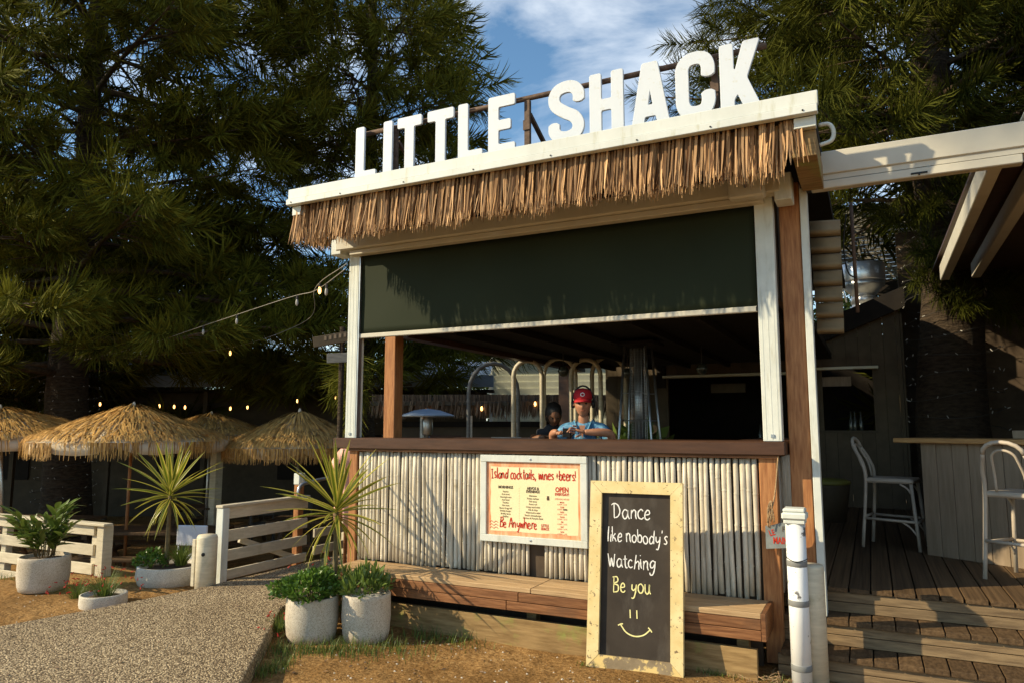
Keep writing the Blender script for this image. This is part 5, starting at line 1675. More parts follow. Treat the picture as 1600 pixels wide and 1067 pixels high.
MB().b2((-.28, -.01, -.09), (.28, .01, .09), .003).build('panel', plain('orange_sign', (.62, .32, .02), .5), od)
MB().tube([(-.2, 0, .09), (-.2, 0, .5)], .006, 5).build('hanger', M['cable'], od); MB().tube([(.2, 0, .09), (.2, 0, .5)], .006, 5).build('hanger', M['cable'], od)

# pyramid heater with mesh guard
py = thing('mesh_heater', 'tall steel pyramid heater with mesh guard inside the kiosk', 'heater', (-2.30, 7.85, .52))
for sx in (-1, 1):
    for sy in (-1, 1):
        MB().tube([(sx * .24, sy * .24, .05), (sx * .12, sy * .12, 2.02)], .014, 6).build('strut', M['steel'], py, True)
        MB().lathe([(.03, 0), (.03, .05)], (sx * .24, sy * .24, 0), 8).build('foot', M['black'], py)
MB().b2((-.25, -.25, .05), (.25, .25, .75), .01).build('base_box', M['dark'], py)
MB().b2((-.24, -.24, 2.03), (.24, .24, 2.07), .01).build('top_plate', M['dark'], py)
mb = MB()
for i in range(14):
    a = 2 * PI * i / 14
    mb.tube([(.085 * math.cos(a), .085 * math.sin(a), .76), (.085 * math.cos(a), .085 * math.sin(a), 2.0)], .0025, 4)
for i in range(42):
    z = .78 + i * .029
    mb.tube([(.087 * math.cos(2 * PI * k / 14), .087 * math.sin(2 * PI * k / 14), z) for k in range(15)], .0022, 4)
o = mb.build('mesh_guard', M['steel'], py); stuff(o)
MB().tube([(0, 0, .75), (0, 0, 2.0)], .055, 16).build('glass_tube', M['steel'], py, True)
for z in (.95, 1.2, 1.5):
    hw = .24 - (z - .05) * .061
    for s in (-1, 1): MB().tube([(-hw, s * hw, z), (hw, s * hw, z)], .006, 5).build('cross_bar', M['steel'], py)

# leafy pot plant in the gloom beside the servery
bush('shrub', 'large leaved pot plant in the gloom beside the servery', 'shrub', (-2.85, 9.6, 1.15), .5, 160, .14, .24, M['longleaf'], 36, 1., up=.4)
ptd = make_pot('dark pot standing on the deck under the gloomy plant', (-2.85, 9.6, .52), .24, .55, M['olivewall'])
bush('shrub', 'rounded green hedge plant between the hoops and thatched bar', 'shrub', (-4.9, 10.25, .75), .62, 1500, .035, .06, M['shrub'], 37, .9)
ptd2 = make_pot('large planter trough under the rounded hedge plant', (-4.9, 10.25, -.55), .5, 1.2, M['darkwall'])

make_stool('white bar stool under the man in the red cap', (-2.31, 6.30, .52), R(-90))

# ------------------------------------------------------------------ string lights
def string_light(label, pts, bulbs, lit=True, sag=0., cable='cable', rb=.018):
    """cable through pts, bulbs at fractions along it"""
    P = [Vector(p) for p in catmull(pts, 8)]
    t = thing('string_light', label, 'string light', tuple(P[0]))
    o0 = P[0]
    MB().tube([p - o0 for p in P], .0045, 5).build('cable', M[cable], t, True)
    n = len(P) - 1
    for bfrac in bulbs:
        i = min(n - 1, int(bfrac * n)); q = bfrac * n - i
        p = P[i].lerp(P[i + 1], q) - o0
        sk = MB().lathe([(.012, 0), (.014, -.05), (.010, -.055)], tuple(p), 8).build('socket', M['cable'], t)
        MB().lathe([(.010, -.05), (rb * .8, -.07), (rb, -.10), (rb * .7, -.125), (0, -.135)], tuple(p), 10).build('bulb', M['bulb'] if lit else M['bulbdim'], t, True)
    return t
string_light('double string of bulbs swooping from the kiosk post across the pines', [(-4.50, 5.45, 3.17), (-5.5, 6.15, 3.16), (-6.48, 6.75, 3.25), (-8.6, 7.3, 3.10), (-10.6, 7.8, 2.95), (-12.67, 8.2, 2.85)],
             [.12, .36, .52, .60, .80], False, cable='palecable')
string_light('string of bulbs hung behind the first, nearer the roofline', [(-4.52, 5.50, 3.24), (-5.9, 6.6, 3.30), (-7.4, 8.1, 3.20), (-9.8, 8.9, 3.00), (-12.2, 8.9, 2.95)], [.20, .75], True, cable='palecable')
string_light('lit warm bulbs strung in front of the patio building', [(-15.5, 10.0, 2.25), (-14.1, 10.9, 2.2), (-12.8, 11.7, 2.15), (-11.5, 12.4, 2.32), (-10.2, 13.0, 2.4), (-9.0, 13.6, 2.2)],
             [.05, .20, .24, .27, .40, .45, .60, .72, .88], True, rb=.022)
string_light('lower row of warm bulbs behind the right umbrella', [(-13.9, 10.2, 1.75), (-12.4, 11.1, 1.68), (-10.9, 12.0, 1.75), (-9.3, 12.6, 1.9), (-8.0, 13.0, 1.7)], [.08, .30, .42, .48, .66, .80, .93], True, rb=.022)
string_light('few warm bulbs along the eave of the thatched bar', [(-8.2, 10.4, 2.1), (-7.0, 11.0, 2.03), (-5.6, 11.6, 2.12), (-4.5, 12.2, 2.28)], [.12, .30, .52, .74, .95], True, rb=.022)
# ------------------------------------------------------------------ hoop pines: limbs whose ends carry tufts of cord-like branchlets
def tuft_template(seed, n, L=.42, axis=.5, w=.018, K=4, hang=.35):
    """a tuft of curved cords combed along a short twig on +X; returns V, F(tri), T"""
    g = np.random.default_rng(seed)
    V = []; F = []; T = []
    for i in range(n):
        s = g.uniform(0, 1) ** .8
        p = np.array([s * axis, 0, 0])
        ph = g.uniform(0, 2 * PI)
        out = np.array([0, math.cos(ph), math.sin(ph)])
        d = out * g.uniform(.55, .95) + np.array([g.uniform(.35, .75), 0, 0])
        if s > .85: d = out * g.uniform(.1, .6) + np.array([1., 0, 0])
        d /= np.linalg.norm(d)
        ln = L * g.uniform(.7, 1.15) * (1 - .2 * s)
        seg = ln / K
        low = d[2] < .25
        bend = -hang * g.uniform(.5, 1.2) if low else .22 * g.uniform(.4, 1.3)
        tipc = g.uniform(.15, .55)
        tv = g.uniform(0, 1)
        base = len(V)
        side = np.cross(d, g.normal(size=3)); side /= np.linalg.norm(side)
        for k in range(K):
            r_ = w * .5 * (1 - .12 * k)
            V += [p - side * r_, p + side * r_]
            c = tv * .7 + .08 * k; T += [c, c]
            if k:
                b = base + 2 * k
                F += [(b - 2, b - 1, b + 1), (b - 2, b + 1, b)]
            p = p + d * seg
            d = d + np.array([.20 - .05 * k, 0, bend / (1 + .4 * k) if k < K - 2 else tipc])
            d /= np.linalg.norm(d)
        V.append(p); T.append(min(1, tv * .7 + .3))
        b = base + 2 * (K - 1)
        F.append((b, b + 1, len(V) - 1))
    return np.array(V), np.array(F), np.array(T)

TUFT_HI = [tuft_template(s, 82, .46, .58, .0175, 4, h_) for s, h_ in ((100, .30), (101, .65), (102, .45), (103, .25), (104, .55), (105, .40), (106, .5))]
TUFT_FINE = [tuft_template(s, 112, .41, .55, .0120, 4, h_) for s, h_ in ((140, .35), (141, .65), (142, .5), (143, .3), (144, .8))]
TUFT_LO = [tuft_template(s, 42, .52, .60, .030, 3, .4) for s in range(120, 125)]

def place_tufts(tpls, pos, dirs, scl, tone, seed):
    g = np.random.default_rng(seed)
    Vs = []; Fs = []; Ts = []; o = 0
    for i in range(len(pos)):
        tl = tpls[i] if isinstance(tpls[0], list) else tpls
        V, F, T = tl[int(g.integers(0, len(tl)))]
        x_ = dirs[i] / np.linalg.norm(dirs[i])
        up = np.array([0, 0, 1.]) + g.normal(0, .25, 3)
        y_ = np.cross(up, x_); y_ /= np.linalg.norm(y_)
        z_ = np.cross(x_, y_)
        Mx = np.stack([x_, y_, z_], 1)
        Vs.append((V * scl[i]) @ Mx.T + pos[i]); Fs.append(F + o); Ts.append(np.clip(T * .75 + tone[i], 0, 1))
        o += len(V)
    return np.concatenate(Vs), np.concatenate(Fs), np.concatenate(Ts)

def hoop_pine(label, base, h, r0, z_first, whorl, nl, limb_len, tpl, seed, mat='needle', tops=None, per=12, scale=(.8, 1.25), az_limits=None, droop=.18, s0=.30, back=None, trunk_tufts=None):
    g = np.random.default_rng(seed)
    t = thing('hoop_pine', label, 'pine tree', base, 0, 'tall hoop pines')
    # trunk: tapered, slightly bumpy
    k = 14
    pts = [(.06 * math.sin(i * 1.3 + seed), .06 * math.cos(i * .9), -.3 + (h + .3) * i / (k - 1)) for i in range(k)]
    rr = [r0 * (1.22 if i == 0 else 1) * (1 - .80 * (i / (k - 1)) ** .9) for i in range(k)]
    MB().tube(pts, rr, 18).build('trunk', M['bark'], t, True)
    limbs = MB()
    pos = []; dirs = []; sc = []; tn = []; tp = []
    z = z_first
    while z < h - .5:
        fr_ = (z - z_first) / (h - z_first)
        Lm = limb_len(fr_)
        a0 = g.uniform(0, 2 * PI)
        for q in range(nl):
            az = a0 + 2 * PI * q / nl + g.normal(0, .22)
            if az_limits and not az_limits(az, z): continue
            L = Lm * g.uniform(.72, 1.12)
            d = np.array([math.cos(az), math.sin(az), 0.])
            zz = z + g.uniform(-.35, .35)
            up0 = g.uniform(.0, .25)
            def at(s): return d * L * s + np.array([0, 0, zz + L * (up0 * s - droop * (1.1 * s * s) + .10 * max(0, s - .75) * 2)])
            P = [at(s) for s in np.linspace(0.02, 1, 7)]
            limbs.tube(P, [max(.012, .055 * (1 - .85 * s) * (L / 4)) for s in np.linspace(0, 1, 7)], 6)
            n_t = max(4, int(per * L / 4))
            for j in range(n_t):
                s = s0 + (1 - s0) * (j + g.uniform(0, 1)) / n_t
                p = at(s)
                sg_ = 1 if j % 2 else -1
                side = np.array([-d[1], d[0], 0]) * sg_
                off = g.uniform(.15, 1.0) * (1.15 - s) * 1.3
                dirv = side * g.uniform(.5, 1.1) + d * g.uniform(.4, 1.0) + np.array([0, 0, g.uniform(-.25, .30)])
                if j == n_t - 1: dirv = d + np.array([0, 0, .1]); off = 0; p = at(1.)
                dirv /= np.linalg.norm(dirv)
                p2 = p + dirv * off + np.array([0, 0, -.08 * off])
                if off > .25: limbs.tube([p, (p + p2) / 2 + np.array([0, 0, .03]), p2], [.014, .011, .008], 4)
                pos.append(p2 - dirv * .1); dirs.append(dirv); sc.append(g.uniform(*scale)); tn.append(g.uniform(-.05, .30))
                tp.append(back if (back is not None and d[1] > .35) else tpl)
        z += whorl * g.uniform(.8, 1.2)
    if trunk_tufts:
        nt_, za, zb = trunk_tufts
        for i in range(nt_):
            a = g.uniform(PI * 1.25, PI * 2.05); zq = g.uniform(za, zb)
            dv = np.array([math.cos(a), math.sin(a), g.uniform(-.7, .25)])
            rad = r0 * .75 + g.uniform(0, .5) * (zq - za) / (zb - za)
            pos.append(np.array([math.cos(a) * rad, math.sin(a) * rad, zq])); dirs.append(dv); sc.append(g.uniform(.5, .95)); tn.append(g.uniform(-.05, .2)); tp.append(tpl)
    stuff(limbs.build('limbs', M['limb'], t, True))
    V, F, T = place_tufts(tp, pos, dirs, sc, tn, seed + 1)
    o = np_mesh('crown', V, F, M[mat], t, T, True)
    return t, len(F)

ntri = 0
# left foreground pine, its boughs reaching over the patio
t1, n_ = hoop_pine('huge dark hoop pine behind the left umbrellas, trunk wrapped in fairy lights', (-14.1, 8.9, -.55), 13.2, .47, 3.4, .72, 6,
                   lambda f: 5.4 - 1.8 * f, TUFT_HI, 201, per=19, droop=.16, s0=.14, scale=(.9, 1.35), back=TUFT_LO)
ntri += n_
t2, n_ = hoop_pine('hoop pine rising behind the kiosk roof left of the sign', (-10.1, 13.0, -.55), 13.5, .34, 3.2, .80, 6,
                   lambda f: 3.2 - 1.1 * f, TUFT_HI, 202, per=19, droop=.14, s0=.14, scale=(.95, 1.4), back=TUFT_LO)
ntri += n_
t3, n_ = hoop_pine('great hoop pine on the right rising through the deck, lights round its trunk', (1.02, 11.15, .3), 10.5, .50, 3.5, .62, 6,
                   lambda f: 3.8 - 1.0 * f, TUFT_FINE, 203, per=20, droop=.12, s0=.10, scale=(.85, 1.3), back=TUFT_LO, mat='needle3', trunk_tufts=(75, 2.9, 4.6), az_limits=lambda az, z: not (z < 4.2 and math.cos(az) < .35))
ntri += n_
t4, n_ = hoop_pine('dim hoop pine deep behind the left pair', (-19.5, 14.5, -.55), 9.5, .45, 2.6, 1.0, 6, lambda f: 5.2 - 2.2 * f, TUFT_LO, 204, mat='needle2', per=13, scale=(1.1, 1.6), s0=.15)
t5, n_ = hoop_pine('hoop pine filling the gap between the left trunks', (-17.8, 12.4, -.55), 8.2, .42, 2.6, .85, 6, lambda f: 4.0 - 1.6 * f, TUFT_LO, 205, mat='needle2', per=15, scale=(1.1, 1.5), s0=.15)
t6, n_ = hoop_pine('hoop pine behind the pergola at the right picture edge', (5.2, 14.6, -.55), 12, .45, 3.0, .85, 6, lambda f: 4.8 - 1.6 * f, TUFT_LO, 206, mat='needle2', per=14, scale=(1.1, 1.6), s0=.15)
# out-of-view tree, added on the sunny side to shade the back of the patio
t8, n_ = hoop_pine('hoop pine out of view on the left, added to shade the patio', (-22.5, 6.8, -.5), 14, .45, 2.4, .9, 6, lambda f: 5.0 - 2.2 * f, TUFT_LO, 208, mat='needle2', per=12, scale=(1.1, 1.6))

t9, n_ = hoop_pine('tall hoop pine behind the viewer, shading the pergola', (-12.3, -5.6, 0), 21, .42, 14.6, .8, 6, lambda f: 3.2 - 1.6 * f, TUFT_LO, 209, mat='needle2', per=16, scale=(1.1, 1.6))

# two hanging sprays seen close to
def spray(label, base, tip, seed, n=10, hang=(0, 0, -1.)):
    g = np.random.default_rng(seed)
    t = thing('pine_bough', label, 'pine bough', base)
    b0 = np.array(base, float); tp = np.array(tip, float) - b0
    mb = MB().tube(catmull([(0, 0, 0), tuple(tp * .5 + np.array([0, 0, .15])), tuple(tp)], 4), [.03, .028, .025, .022, .02, .017, .014, .012, .01], 6)
    mb.build('limb', M['limb'], t, True)
    pos = []; dirs = []; sc = []; tn = []
    for i in range(n):
        s = .35 + .65 * i / max(1, n - 1)
        p = tp * s + np.array([0, 0, .15 * math.sin(PI * s)])
        dv = np.array(hang) * g.uniform(.6, 1.2) + g.normal(0, .45, 3) + tp / np.linalg.norm(tp) * .6
        pos.append(p); dirs.append(dv); sc.append(g.uniform(.8, 1.15)); tn.append(g.uniform(0, .3))
    V, F, T = place_tufts(TUFT_FINE, pos, dirs, sc, tn, seed)
    stuff(np_mesh('branchlets', V, F, M['needle'], t, T, True))
    return t
spray('drooping pine bough hanging beside the left kiosk post', (-6.9, 8.7, 2.9), (-6.35, 7.9, 2.25), 301, 9, (.1, -.1, -1.))
spray('drooping pine bough hanging in front of the louvred wall', (.75, 9.2, 4.85), (-.15, 9.3, 4.72), 302, 10, (-.6, -.1, -.35))

# ------------------------------------------------------------------ broad-leaved trees and hedges in the distance
def leafy_tree(label, base, h, crown_c, crown_r, n, seed, lw=.12, group='broad leaved trees behind the buildings', tone=0.):
    g = np.random.default_rng(seed)
    t = thing('leafy_tree', label, 'tree', base, 0, group)
    c = np.array(crown_c, float)
    MB().tube(catmull([(0, 0, -.3), (.1, .05, h * .4), tuple(c)], 4), [.20, .19, .18, .16, .14, .12, .10, .08, .05], 8).build('trunk', M['bark'], t, True)
    mb = MB()
    lob = []
    for i in range(16):
        d = g.normal(size=3); d /= np.linalg.norm(d); d[2] = d[2] * .8
        q = c + d * np.array(crown_r) * g.uniform(.45, .8)
        lob.append(q)
        mb.tube(catmull([(.0, 0, h * .42), tuple((np.array([0, 0, h * .5]) + q) / 2), tuple(q)], 3), [.06, .055, .05, .04, .03, .02, .012], 5)
    stuff(mb.build('limbs', M['limb'], t, True))
    lob = np.array(lob)
    k = g.integers(0, 16, n)
    d = g.normal(size=(n, 3)); d /= np.linalg.norm(d, axis=1)[:, None]
    rr = g.uniform(.3, 1., n) ** .5
    P = lob[k] + d * rr[:, None] * np.array(crown_r) * .42
    ax = d + g.normal(size=(n, 3)) * .8; ax /= np.linalg.norm(ax, axis=1)[:, None]
    sd = np.cross(ax, g.normal(size=(n, 3))); sd /= np.linalg.norm(sd, axis=1)[:, None]
    L = g.uniform(.8, 1.5, n) * lw; W = L * .55
    V = np.stack([P, P + ax * (L * .5)[:, None] + sd * (W / 2)[:, None], P + ax * L[:, None], P + ax * (L * .5)[:, None] - sd * (W / 2)[:, None]], 1).reshape(-1, 3)
    o = np_mesh('crown', V, np.arange(n * 4).reshape(n, 4), M['leaf'], t, np.repeat(np.clip(g.uniform(0, .8, n) + tone, 0, 1), 4), False)
    return t
leafy_tree('sunlit broad leaved tree behind the thatched bar', (-12.6, 21.5, -.55), 4, (0, 0, 3.6), (2.6, 2.0, 2.0), 9000, 401)
leafy_tree('bright green tree above the white hoops', (-6.3, 25.0, -.55), 6, (0, 0, 5.8), (3.4, 2.0, 1.9), 9000, 402, tone=.3)
leafy_tree('dark leafy tree closing the far left of the patio', (-24, 16, -.55), 5, (0, 0, 3.6), (4, 3, 3.4), 9000, 403)
leafy_tree('leafy tree behind the exhaust cowl', (.2, 17.5, -.55), 4.5, (0, 0, 4.3), (2.4, 1.6, 1.6), 7000, 404, tone=.1)
leafy_tree('leafy tree far behind the patio building', (-14.5, 22, -.55), 5, (0, 0, 4.2), (4.5, 2.5, 3.2), 9000, 405)

# fairy lights wound round the two nearest trunks
def fairy(label, c, r, z0, z1, turns, n, seed):
    g = random.Random(seed)
    t = thing('fairy_lights', label, 'fairy lights', (c[0], c[1], z0))
    pts = []
    N_ = turns * 16
    for i in range(N_ + 1):
        q = i / N_; a = q * turns * 2 * PI; rr_ = r(z0 + (z1 - z0) * q) + .025
        pts.append((rr_ * math.cos(a), rr_ * math.sin(a), (z1 - z0) * q + .04 * math.sin(a * 2.3)))
    MB().tube(pts, .004, 4).build('wire', M['cable'], t)
    mb0 = MB().lathe([(.004, .0), (.006, .014), (.005, .034), (0, .042)], (0, 0, 0), 6)
    me = bpy.data.meshes.new('bulb'); me.from_pydata(mb0.v, [], mb0.f); me.materials.append(M['bulbdim'])
    for i in range(n):
        q = (i + g.random()) / n * N_; k = min(int(q), N_ - 1)
        p = Vector(pts[k]).lerp(Vector(pts[k + 1]), q - k)
        o_ = Vector((p.x, p.y, 0)).normalized() * .012
        link('bulb', me, t, p + o_, (g.uniform(-1.2, 1.2), g.uniform(-1.2, 1.2), g.uniform(0, 6)))
    return t
fairy('fairy lights spiralling up the great right hand trunk', (1.02, 11.15), lambda z: .56 * 1.02 * (1 - .03 * z), 1.6, 5.0, 13, 150, 1)
fairy('fairy lights wound round the left trunk below the umbrellas', (-14.1, 8.9), lambda z: .50, .1, 2.6, 12, 130, 2)
fairy('fairy lights round the slim trunk seen past the kiosk post', (-10.1, 13.0), lambda z: .40, .6, 2.8, 8, 60, 3)
# ------------------------------------------------------------------ people
def skin_mesh(name, verts, edges, mat, parent, root=0, sub=2):
    """continuous limbed body grown round a skeleton: verts = (x, y, z, rx, ry)"""
    me = bpy.data.meshes.new(name)
    bm = bmesh.new()
    ly = bm.verts.layers.skin.verify()
    bv_ = []
    for v in verts:
        b = bm.verts.new(v[:3]); b[ly].radius = (v[3], v[4] if len(v) > 4 else v[3]); bv_.append(b)
    bm.verts.ensure_lookup_table()
    bv_[root][ly].use_root = True
    for a, b in edges: bm.edges.new((bv_[a], bv_[b]))
    bm.to_mesh(me); bm.free()
    o = bpy.data.objects.new('tmp', me); col.objects.link(o)
    m1 = o.modifiers.new('skin', 'SKIN'); m1.use_smooth_shade = True; m1.branch_smoothing = .6
    m2 = o.modifiers.new('sub', 'SUBSURF'); m2.levels = sub; m2.render_levels = sub
    dg = bpy.context.evaluated_depsgraph_get()
    me2 = bpy.data.meshes.new_from_object(o.evaluated_get(dg))
    bpy.data.objects.remove(o)
    me2.name = name; me2.materials.clear(); me2.materials.append(mat)
    me2.polygons.foreach_set('use_smooth', [True] * len(me2.polygons))
    return link(name, me2, parent)

M['skin'] = noise_mat('tanned_skin', (.36, .16, .085), (.44, .21, .12), 14, .5, bump=.1)
M['skin2'] = noise_mat('brown_skin', (.15, .065, .032), (.20, .09, .045), 14, .5, bump=.1)
M['lips'] = plain('lips', (.30, .09, .06), .5)
M['eye'] = plain('eye_dark', (.02, .015, .01), .3)
M['hairgrey'] = noise_mat('grey_hair', (.30, .28, .25), (.42, .40, .37), 60, .7, bump=.4)
M['hairdark'] = noise_mat('dark_hair', (.012, .009, .007), (.03, .022, .016), 50, .5, bump=.4)
M['capred'] = noise_mat('red_cap_cloth', (.34, .008, .014), (.42, .014, .02), 40, .75, bump=.1)
M['shirt'] = noise_mat('blue_patterned_shirt', (.035, .14, .27), (.17, .38, .54), 13, .75, bump=.6, bdist=.02, lo=.42, hi=.58, dirt=(.09, .13, .30), dirt_scale=24, dirt_lo=.56, dirt_hi=.62)
M['darkcloth'] = noise_mat('dark_cloth', (.02, .02, .024), (.04, .04, .045), 12, .85, bump=.1)
M['palecloth'] = noise_mat('floral_cloth', (.30, .20, .15), (.50, .44, .36), 20, .85, bump=.1, lo=.45, hi=.55)

def head_mesh(parent, loc, rz, mat, tilt=0., s=1.0, rx=0.):
    """face towards -Y: skull, brow, eye sockets, nose, mouth, chin"""
    nu, nv = 36, 30
    V = []
    for j in range(nv + 1):
        th = PI * j / nv
        for i in range(nu):
            ph = 2 * PI * i / nu
            x_ = math.sin(th) * math.sin(ph); y_ = -math.sin(th) * math.cos(ph); z_ = math.cos(th)
            # skull proportions: 0.15 wide, 0.195 deep, 0.235 tall
            p = np.array([x_ * .076, y_ * .097, z_ * .118])
            if z_ < 0:
                k_ = -z_
                p[0] *= 1 - .26 * k_ ** 1.2
                if y_ < 0: p[1] *= 1 - .06 * k_
                else: p[1] *= 1 - .45 * k_
            if y_ < -.1:
                f = -y_
                gx = lambda x0, s_: math.exp(-((p[0] - x0) / s_) ** 2)
                gz = lambda z0, s_: math.exp(-((p[2] - z0) / s_) ** 2)
                p[1] -= .026 * gx(0, .014) * math.exp(-((p[2] + .022) / .024) ** 2) * f          # nose
                p[1] -= .007 * gx(0, .010) * gz(.004, .02) * f
                p[1] += .015 * (gx(.031, .016) + gx(-.031, .016)) * gz(.008, .012) * f           # sockets
                p[1] -= .006 * (gx(.03, .03) + gx(-.03, .03)) * gz(.030, .010) * f               # brow
                p[1] -= .005 * (gx(.042, .018) + gx(-.042, .018)) * gz(-.02, .02) * f            # cheeks
                p[1] -= .006 * gx(0, .024) * gz(-.060, .007) * f                                  # lips
                p[1] += .005 * gx(0, .026) * gz(-.052, .004) * f
                p[1] -= .010 * gx(0, .022) * gz(-.098, .015) * f                                  # chin
            V.append(p * s)
    F = []
    for j in range(nv):
        for i in range(nu):
            a, b = j * nu + i, j * nu + (i + 1) % nu
            F.append((a, b, b + nu, a + nu))
    o = MB().add([tuple(p) for p in V], F).build('head', mat, parent, True, loc, (rx, tilt, rz))
    for sx in (-1, 1):
        MB().lathe([(.0, -.004), (.012, -.003), (.019, .004), (.021, .010), (.016, .012), (.008, .006), (0, .005)], (0, 0, 0), 12, .75, 1.4).build('ear', mat, o, True, (sx * .074 * s, .008 * s, -.005 * s), (0, sx * PI / 2 * .85, 0))
        MB().lathe([(0, -.008), (.009, -.006), (.012, 0), (.009, .006), (0, .008)], (0, 0, 0), 10).build('eye', M['eye'], o, True, (sx * .031 * s, -.080 * s, .008 * s))
    MB().tube(catmull([(-.024, -.0865, -.0565), (-.01, -.0935, -.055), (.0, -.0945, -.056), (.01, -.0935, -.055), (.024, -.0865, -.0565)], 3), .0028, 5).build('mouth', M['lips'], o, True)
    return o

def hand(parent, wrist, fwd, palm_n, mat, curl=.9, side=1, name='hand'):
    """palm and five bent fingers; fwd = direction from wrist to knuckles, palm_n = out of the palm"""
    f = Vector(fwd).normalized(); n_ = Vector(palm_n); n_ = (n_ - f * n_.dot(f)).normalized(); s = f.cross(n_) * side
    w = Vector(wrist)
    verts = []; edges = []
    def add(p, r, r2=None): verts.append((p.x, p.y, p.z, r, r2 or r)); return len(verts) - 1
    a = add(w - f * .01, .024, .020); b = add(w + f * .045, .036, .016); edges.append((a, b))
    c = add(w + f * .085, .036, .013); edges.append((b, c))
    o = skin_mesh(name, verts, edges, mat, parent, 0, 2)
    fl = (.058, .068, .073, .065, .052)
    for i in range(4):
        k = w + f * .082 + s * (.030 - .020 * i)
        L = (.066, .074, .070, .054)[i]; c0 = curl * (.9 + .1 * i)
        vs_ = []; d = f.copy(); p = k - f * .012
        for q in range(4):
            vs_.append((p.x, p.y, p.z, .0092 - .0008 * q))
            ang = c0 * (.35, .75, .65, .4)[q]
            d = (d * math.cos(ang) + n_ * math.sin(ang)).normalized()
            p = p + d * L * (.40, .34, .26, .2)[q]
        skin_mesh('finger', vs_, [(0, 1), (1, 2), (2, 3)], mat, o, 0, 2)
    k = w + f * .025 + s * .032
    d = (f * .55 + s * .6 + n_ * .35).normalized(); vs_ = []; p = k - d * .01
    for q in range(3):
        vs_.append((p.x, p.y, p.z, .0115 - .0012 * q)); p = p + d * .032; d = (d + n_ * .35 - s * .35).normalized()
    skin_mesh('thumb', vs_, [(0, 1), (1, 2)], mat, o, 0, 2)
    return o

# the man at the counter, forearms resting on it, phone in his hands
man = thing('person', 'person in red cap and blue patterned shirt leaning on the counter with a phone', 'person', (-2.32, 6.14, .52), R(14))
# local frame: z=0 deck; counter top local z = 1.03; seat about .75
sh_z = 1.13 - .0
def mloc(x, y, z): return (x, y, z)
V_ = [(0, .12, .74, .15, .12), (0, .08, .92, .155, .115), (0, .05, 1.06, .165, .11), (0, .045, 1.13, .11, .085), (0, .04, 1.19, .058, .058),
      (.17, .05, 1.115, .072, .07), (-.17, .05, 1.115, .072, .07),
      (.245, -.02, .99, .062, .058), (-.235, -.02, .99, .062, .058)]
E_ = [(0, 1), (1, 2), (2, 3), (3, 4), (3, 5), (3, 6), (5, 7), (6, 8)]
skin_mesh('shirt', V_, E_, M['shirt'], man, 0, 2)
# arms: upper arm from the sleeve, forearm along the counter to the phone
skin_mesh('arm', [(.235, -.005, 1.01, .046), (.262, -.06, .955, .043), (.262, -.11, 1.09 - .015, .043), (.16, -.17, 1.085, .038), (.05, -.20, 1.085, .027), (.03, -.205, 1.086, .023)],
          [(0, 1), (1, 2), (2, 3), (3, 4), (4, 5)], M['skin'], man, 0, 2)
skin_mesh('arm', [(-.225, -.005, 1.01, .046), (-.25, -.06, .955, .043), (-.26, -.11, 1.075, .042), (-.235, -.16, 1.08, .036), (-.21, -.185, 1.085, .026), (-.20, -.19, 1.086, .023)],
          [(0, 1), (1, 2), (2, 3), (3, 4), (4, 5)], M['skin'], man, 0, 2)
hand(man, (.03, -.205, 1.088), (-1, -.05, .25), (-.1, -1, .0), M['skin'], .95, -1)
hand(man, (-.21, -.19, 1.075), (.75, -.05, .05), (0, -.2, 1), M['skin'], .8, 1)
neck = skin_mesh('neck', [(0, .055, 1.10, .058), (0, .045, 1.19, .052), (0, .03, 1.26, .054)], [(0, 1), (1, 2)], M['skin'], man, 0, 2)
for s in (-1, 1):   # open polo collar
    MB().add([(s * .012, -.062, 1.06), (s * .075, .0, 1.185), (s * .085, .07, 1.20), (s * .115, .05, 1.155), (s * .085, -.055, 1.105), (s * .04, -.082, 1.075)],
             [(0, 1, 2, 3, 4, 5)]).build('collar', M['shirt'], man).modifiers.new('t', 'SOLIDIFY').thickness = .006
MB().add([(-.028, -.068, 1.145), (.028, -.068, 1.145), (.0, -.078, 1.03)], [(0, 1, 2)]).build('open_neck', M['skin'], man)
hd = head_mesh(man, (0, -.005, 1.335), R(5), M['skin'], 0., 1.0, R(4))
# cap with brim and embroidered badge
cap = MB()
pr = [(.083, .0), (.088, .02), (.086, .055), (.070, .085), (.040, .102), (0, .108)]
cp = cap.lathe(pr, (0, 0, 0), 28, .96, 1.18).build('cap', M['capred'], man, True, (0, .004, 1.372), (R(4), 0, R(5)))
V_ = []; F_ = []
for k in range(9):
    a = R(-68 + 17 * k)
    for q in (1.0, 1.70 + .14 * math.cos(a)):
        V_.append((math.sin(a) * .084 * (1 if q == 1 else 1.02), -math.cos(a) * .099 * q, .012 - (.018 if q > 1 else 0) - .016 * math.sin(a) ** 2 * (q > 1)))
for k in range(8): F_.append((2 * k, 2 * k + 1, 2 * k + 3, 2 * k + 2))
br = MB().add(V_, F_).build('brim', M['capred'], cp, True); br.modifiers.new('t', 'SOLIDIFY').thickness = .005
MB().tube([(.017 * math.cos(2 * PI * k / 12), 0, .015 * math.sin(2 * PI * k / 12)) for k in range(13)], .004, 6).build('badge', plain('badge_thread', (.7, .68, .66), .7), cp, True, (0, -.104, .052), (R(-14), 0, 0))
MB().lathe([(.079, -.045), (.083, -.02), (.083, .01)], (0, 0, 0), 24, .96, 1.16).build('hair', M['hairgrey'], hd, True, (0, .018, .035))
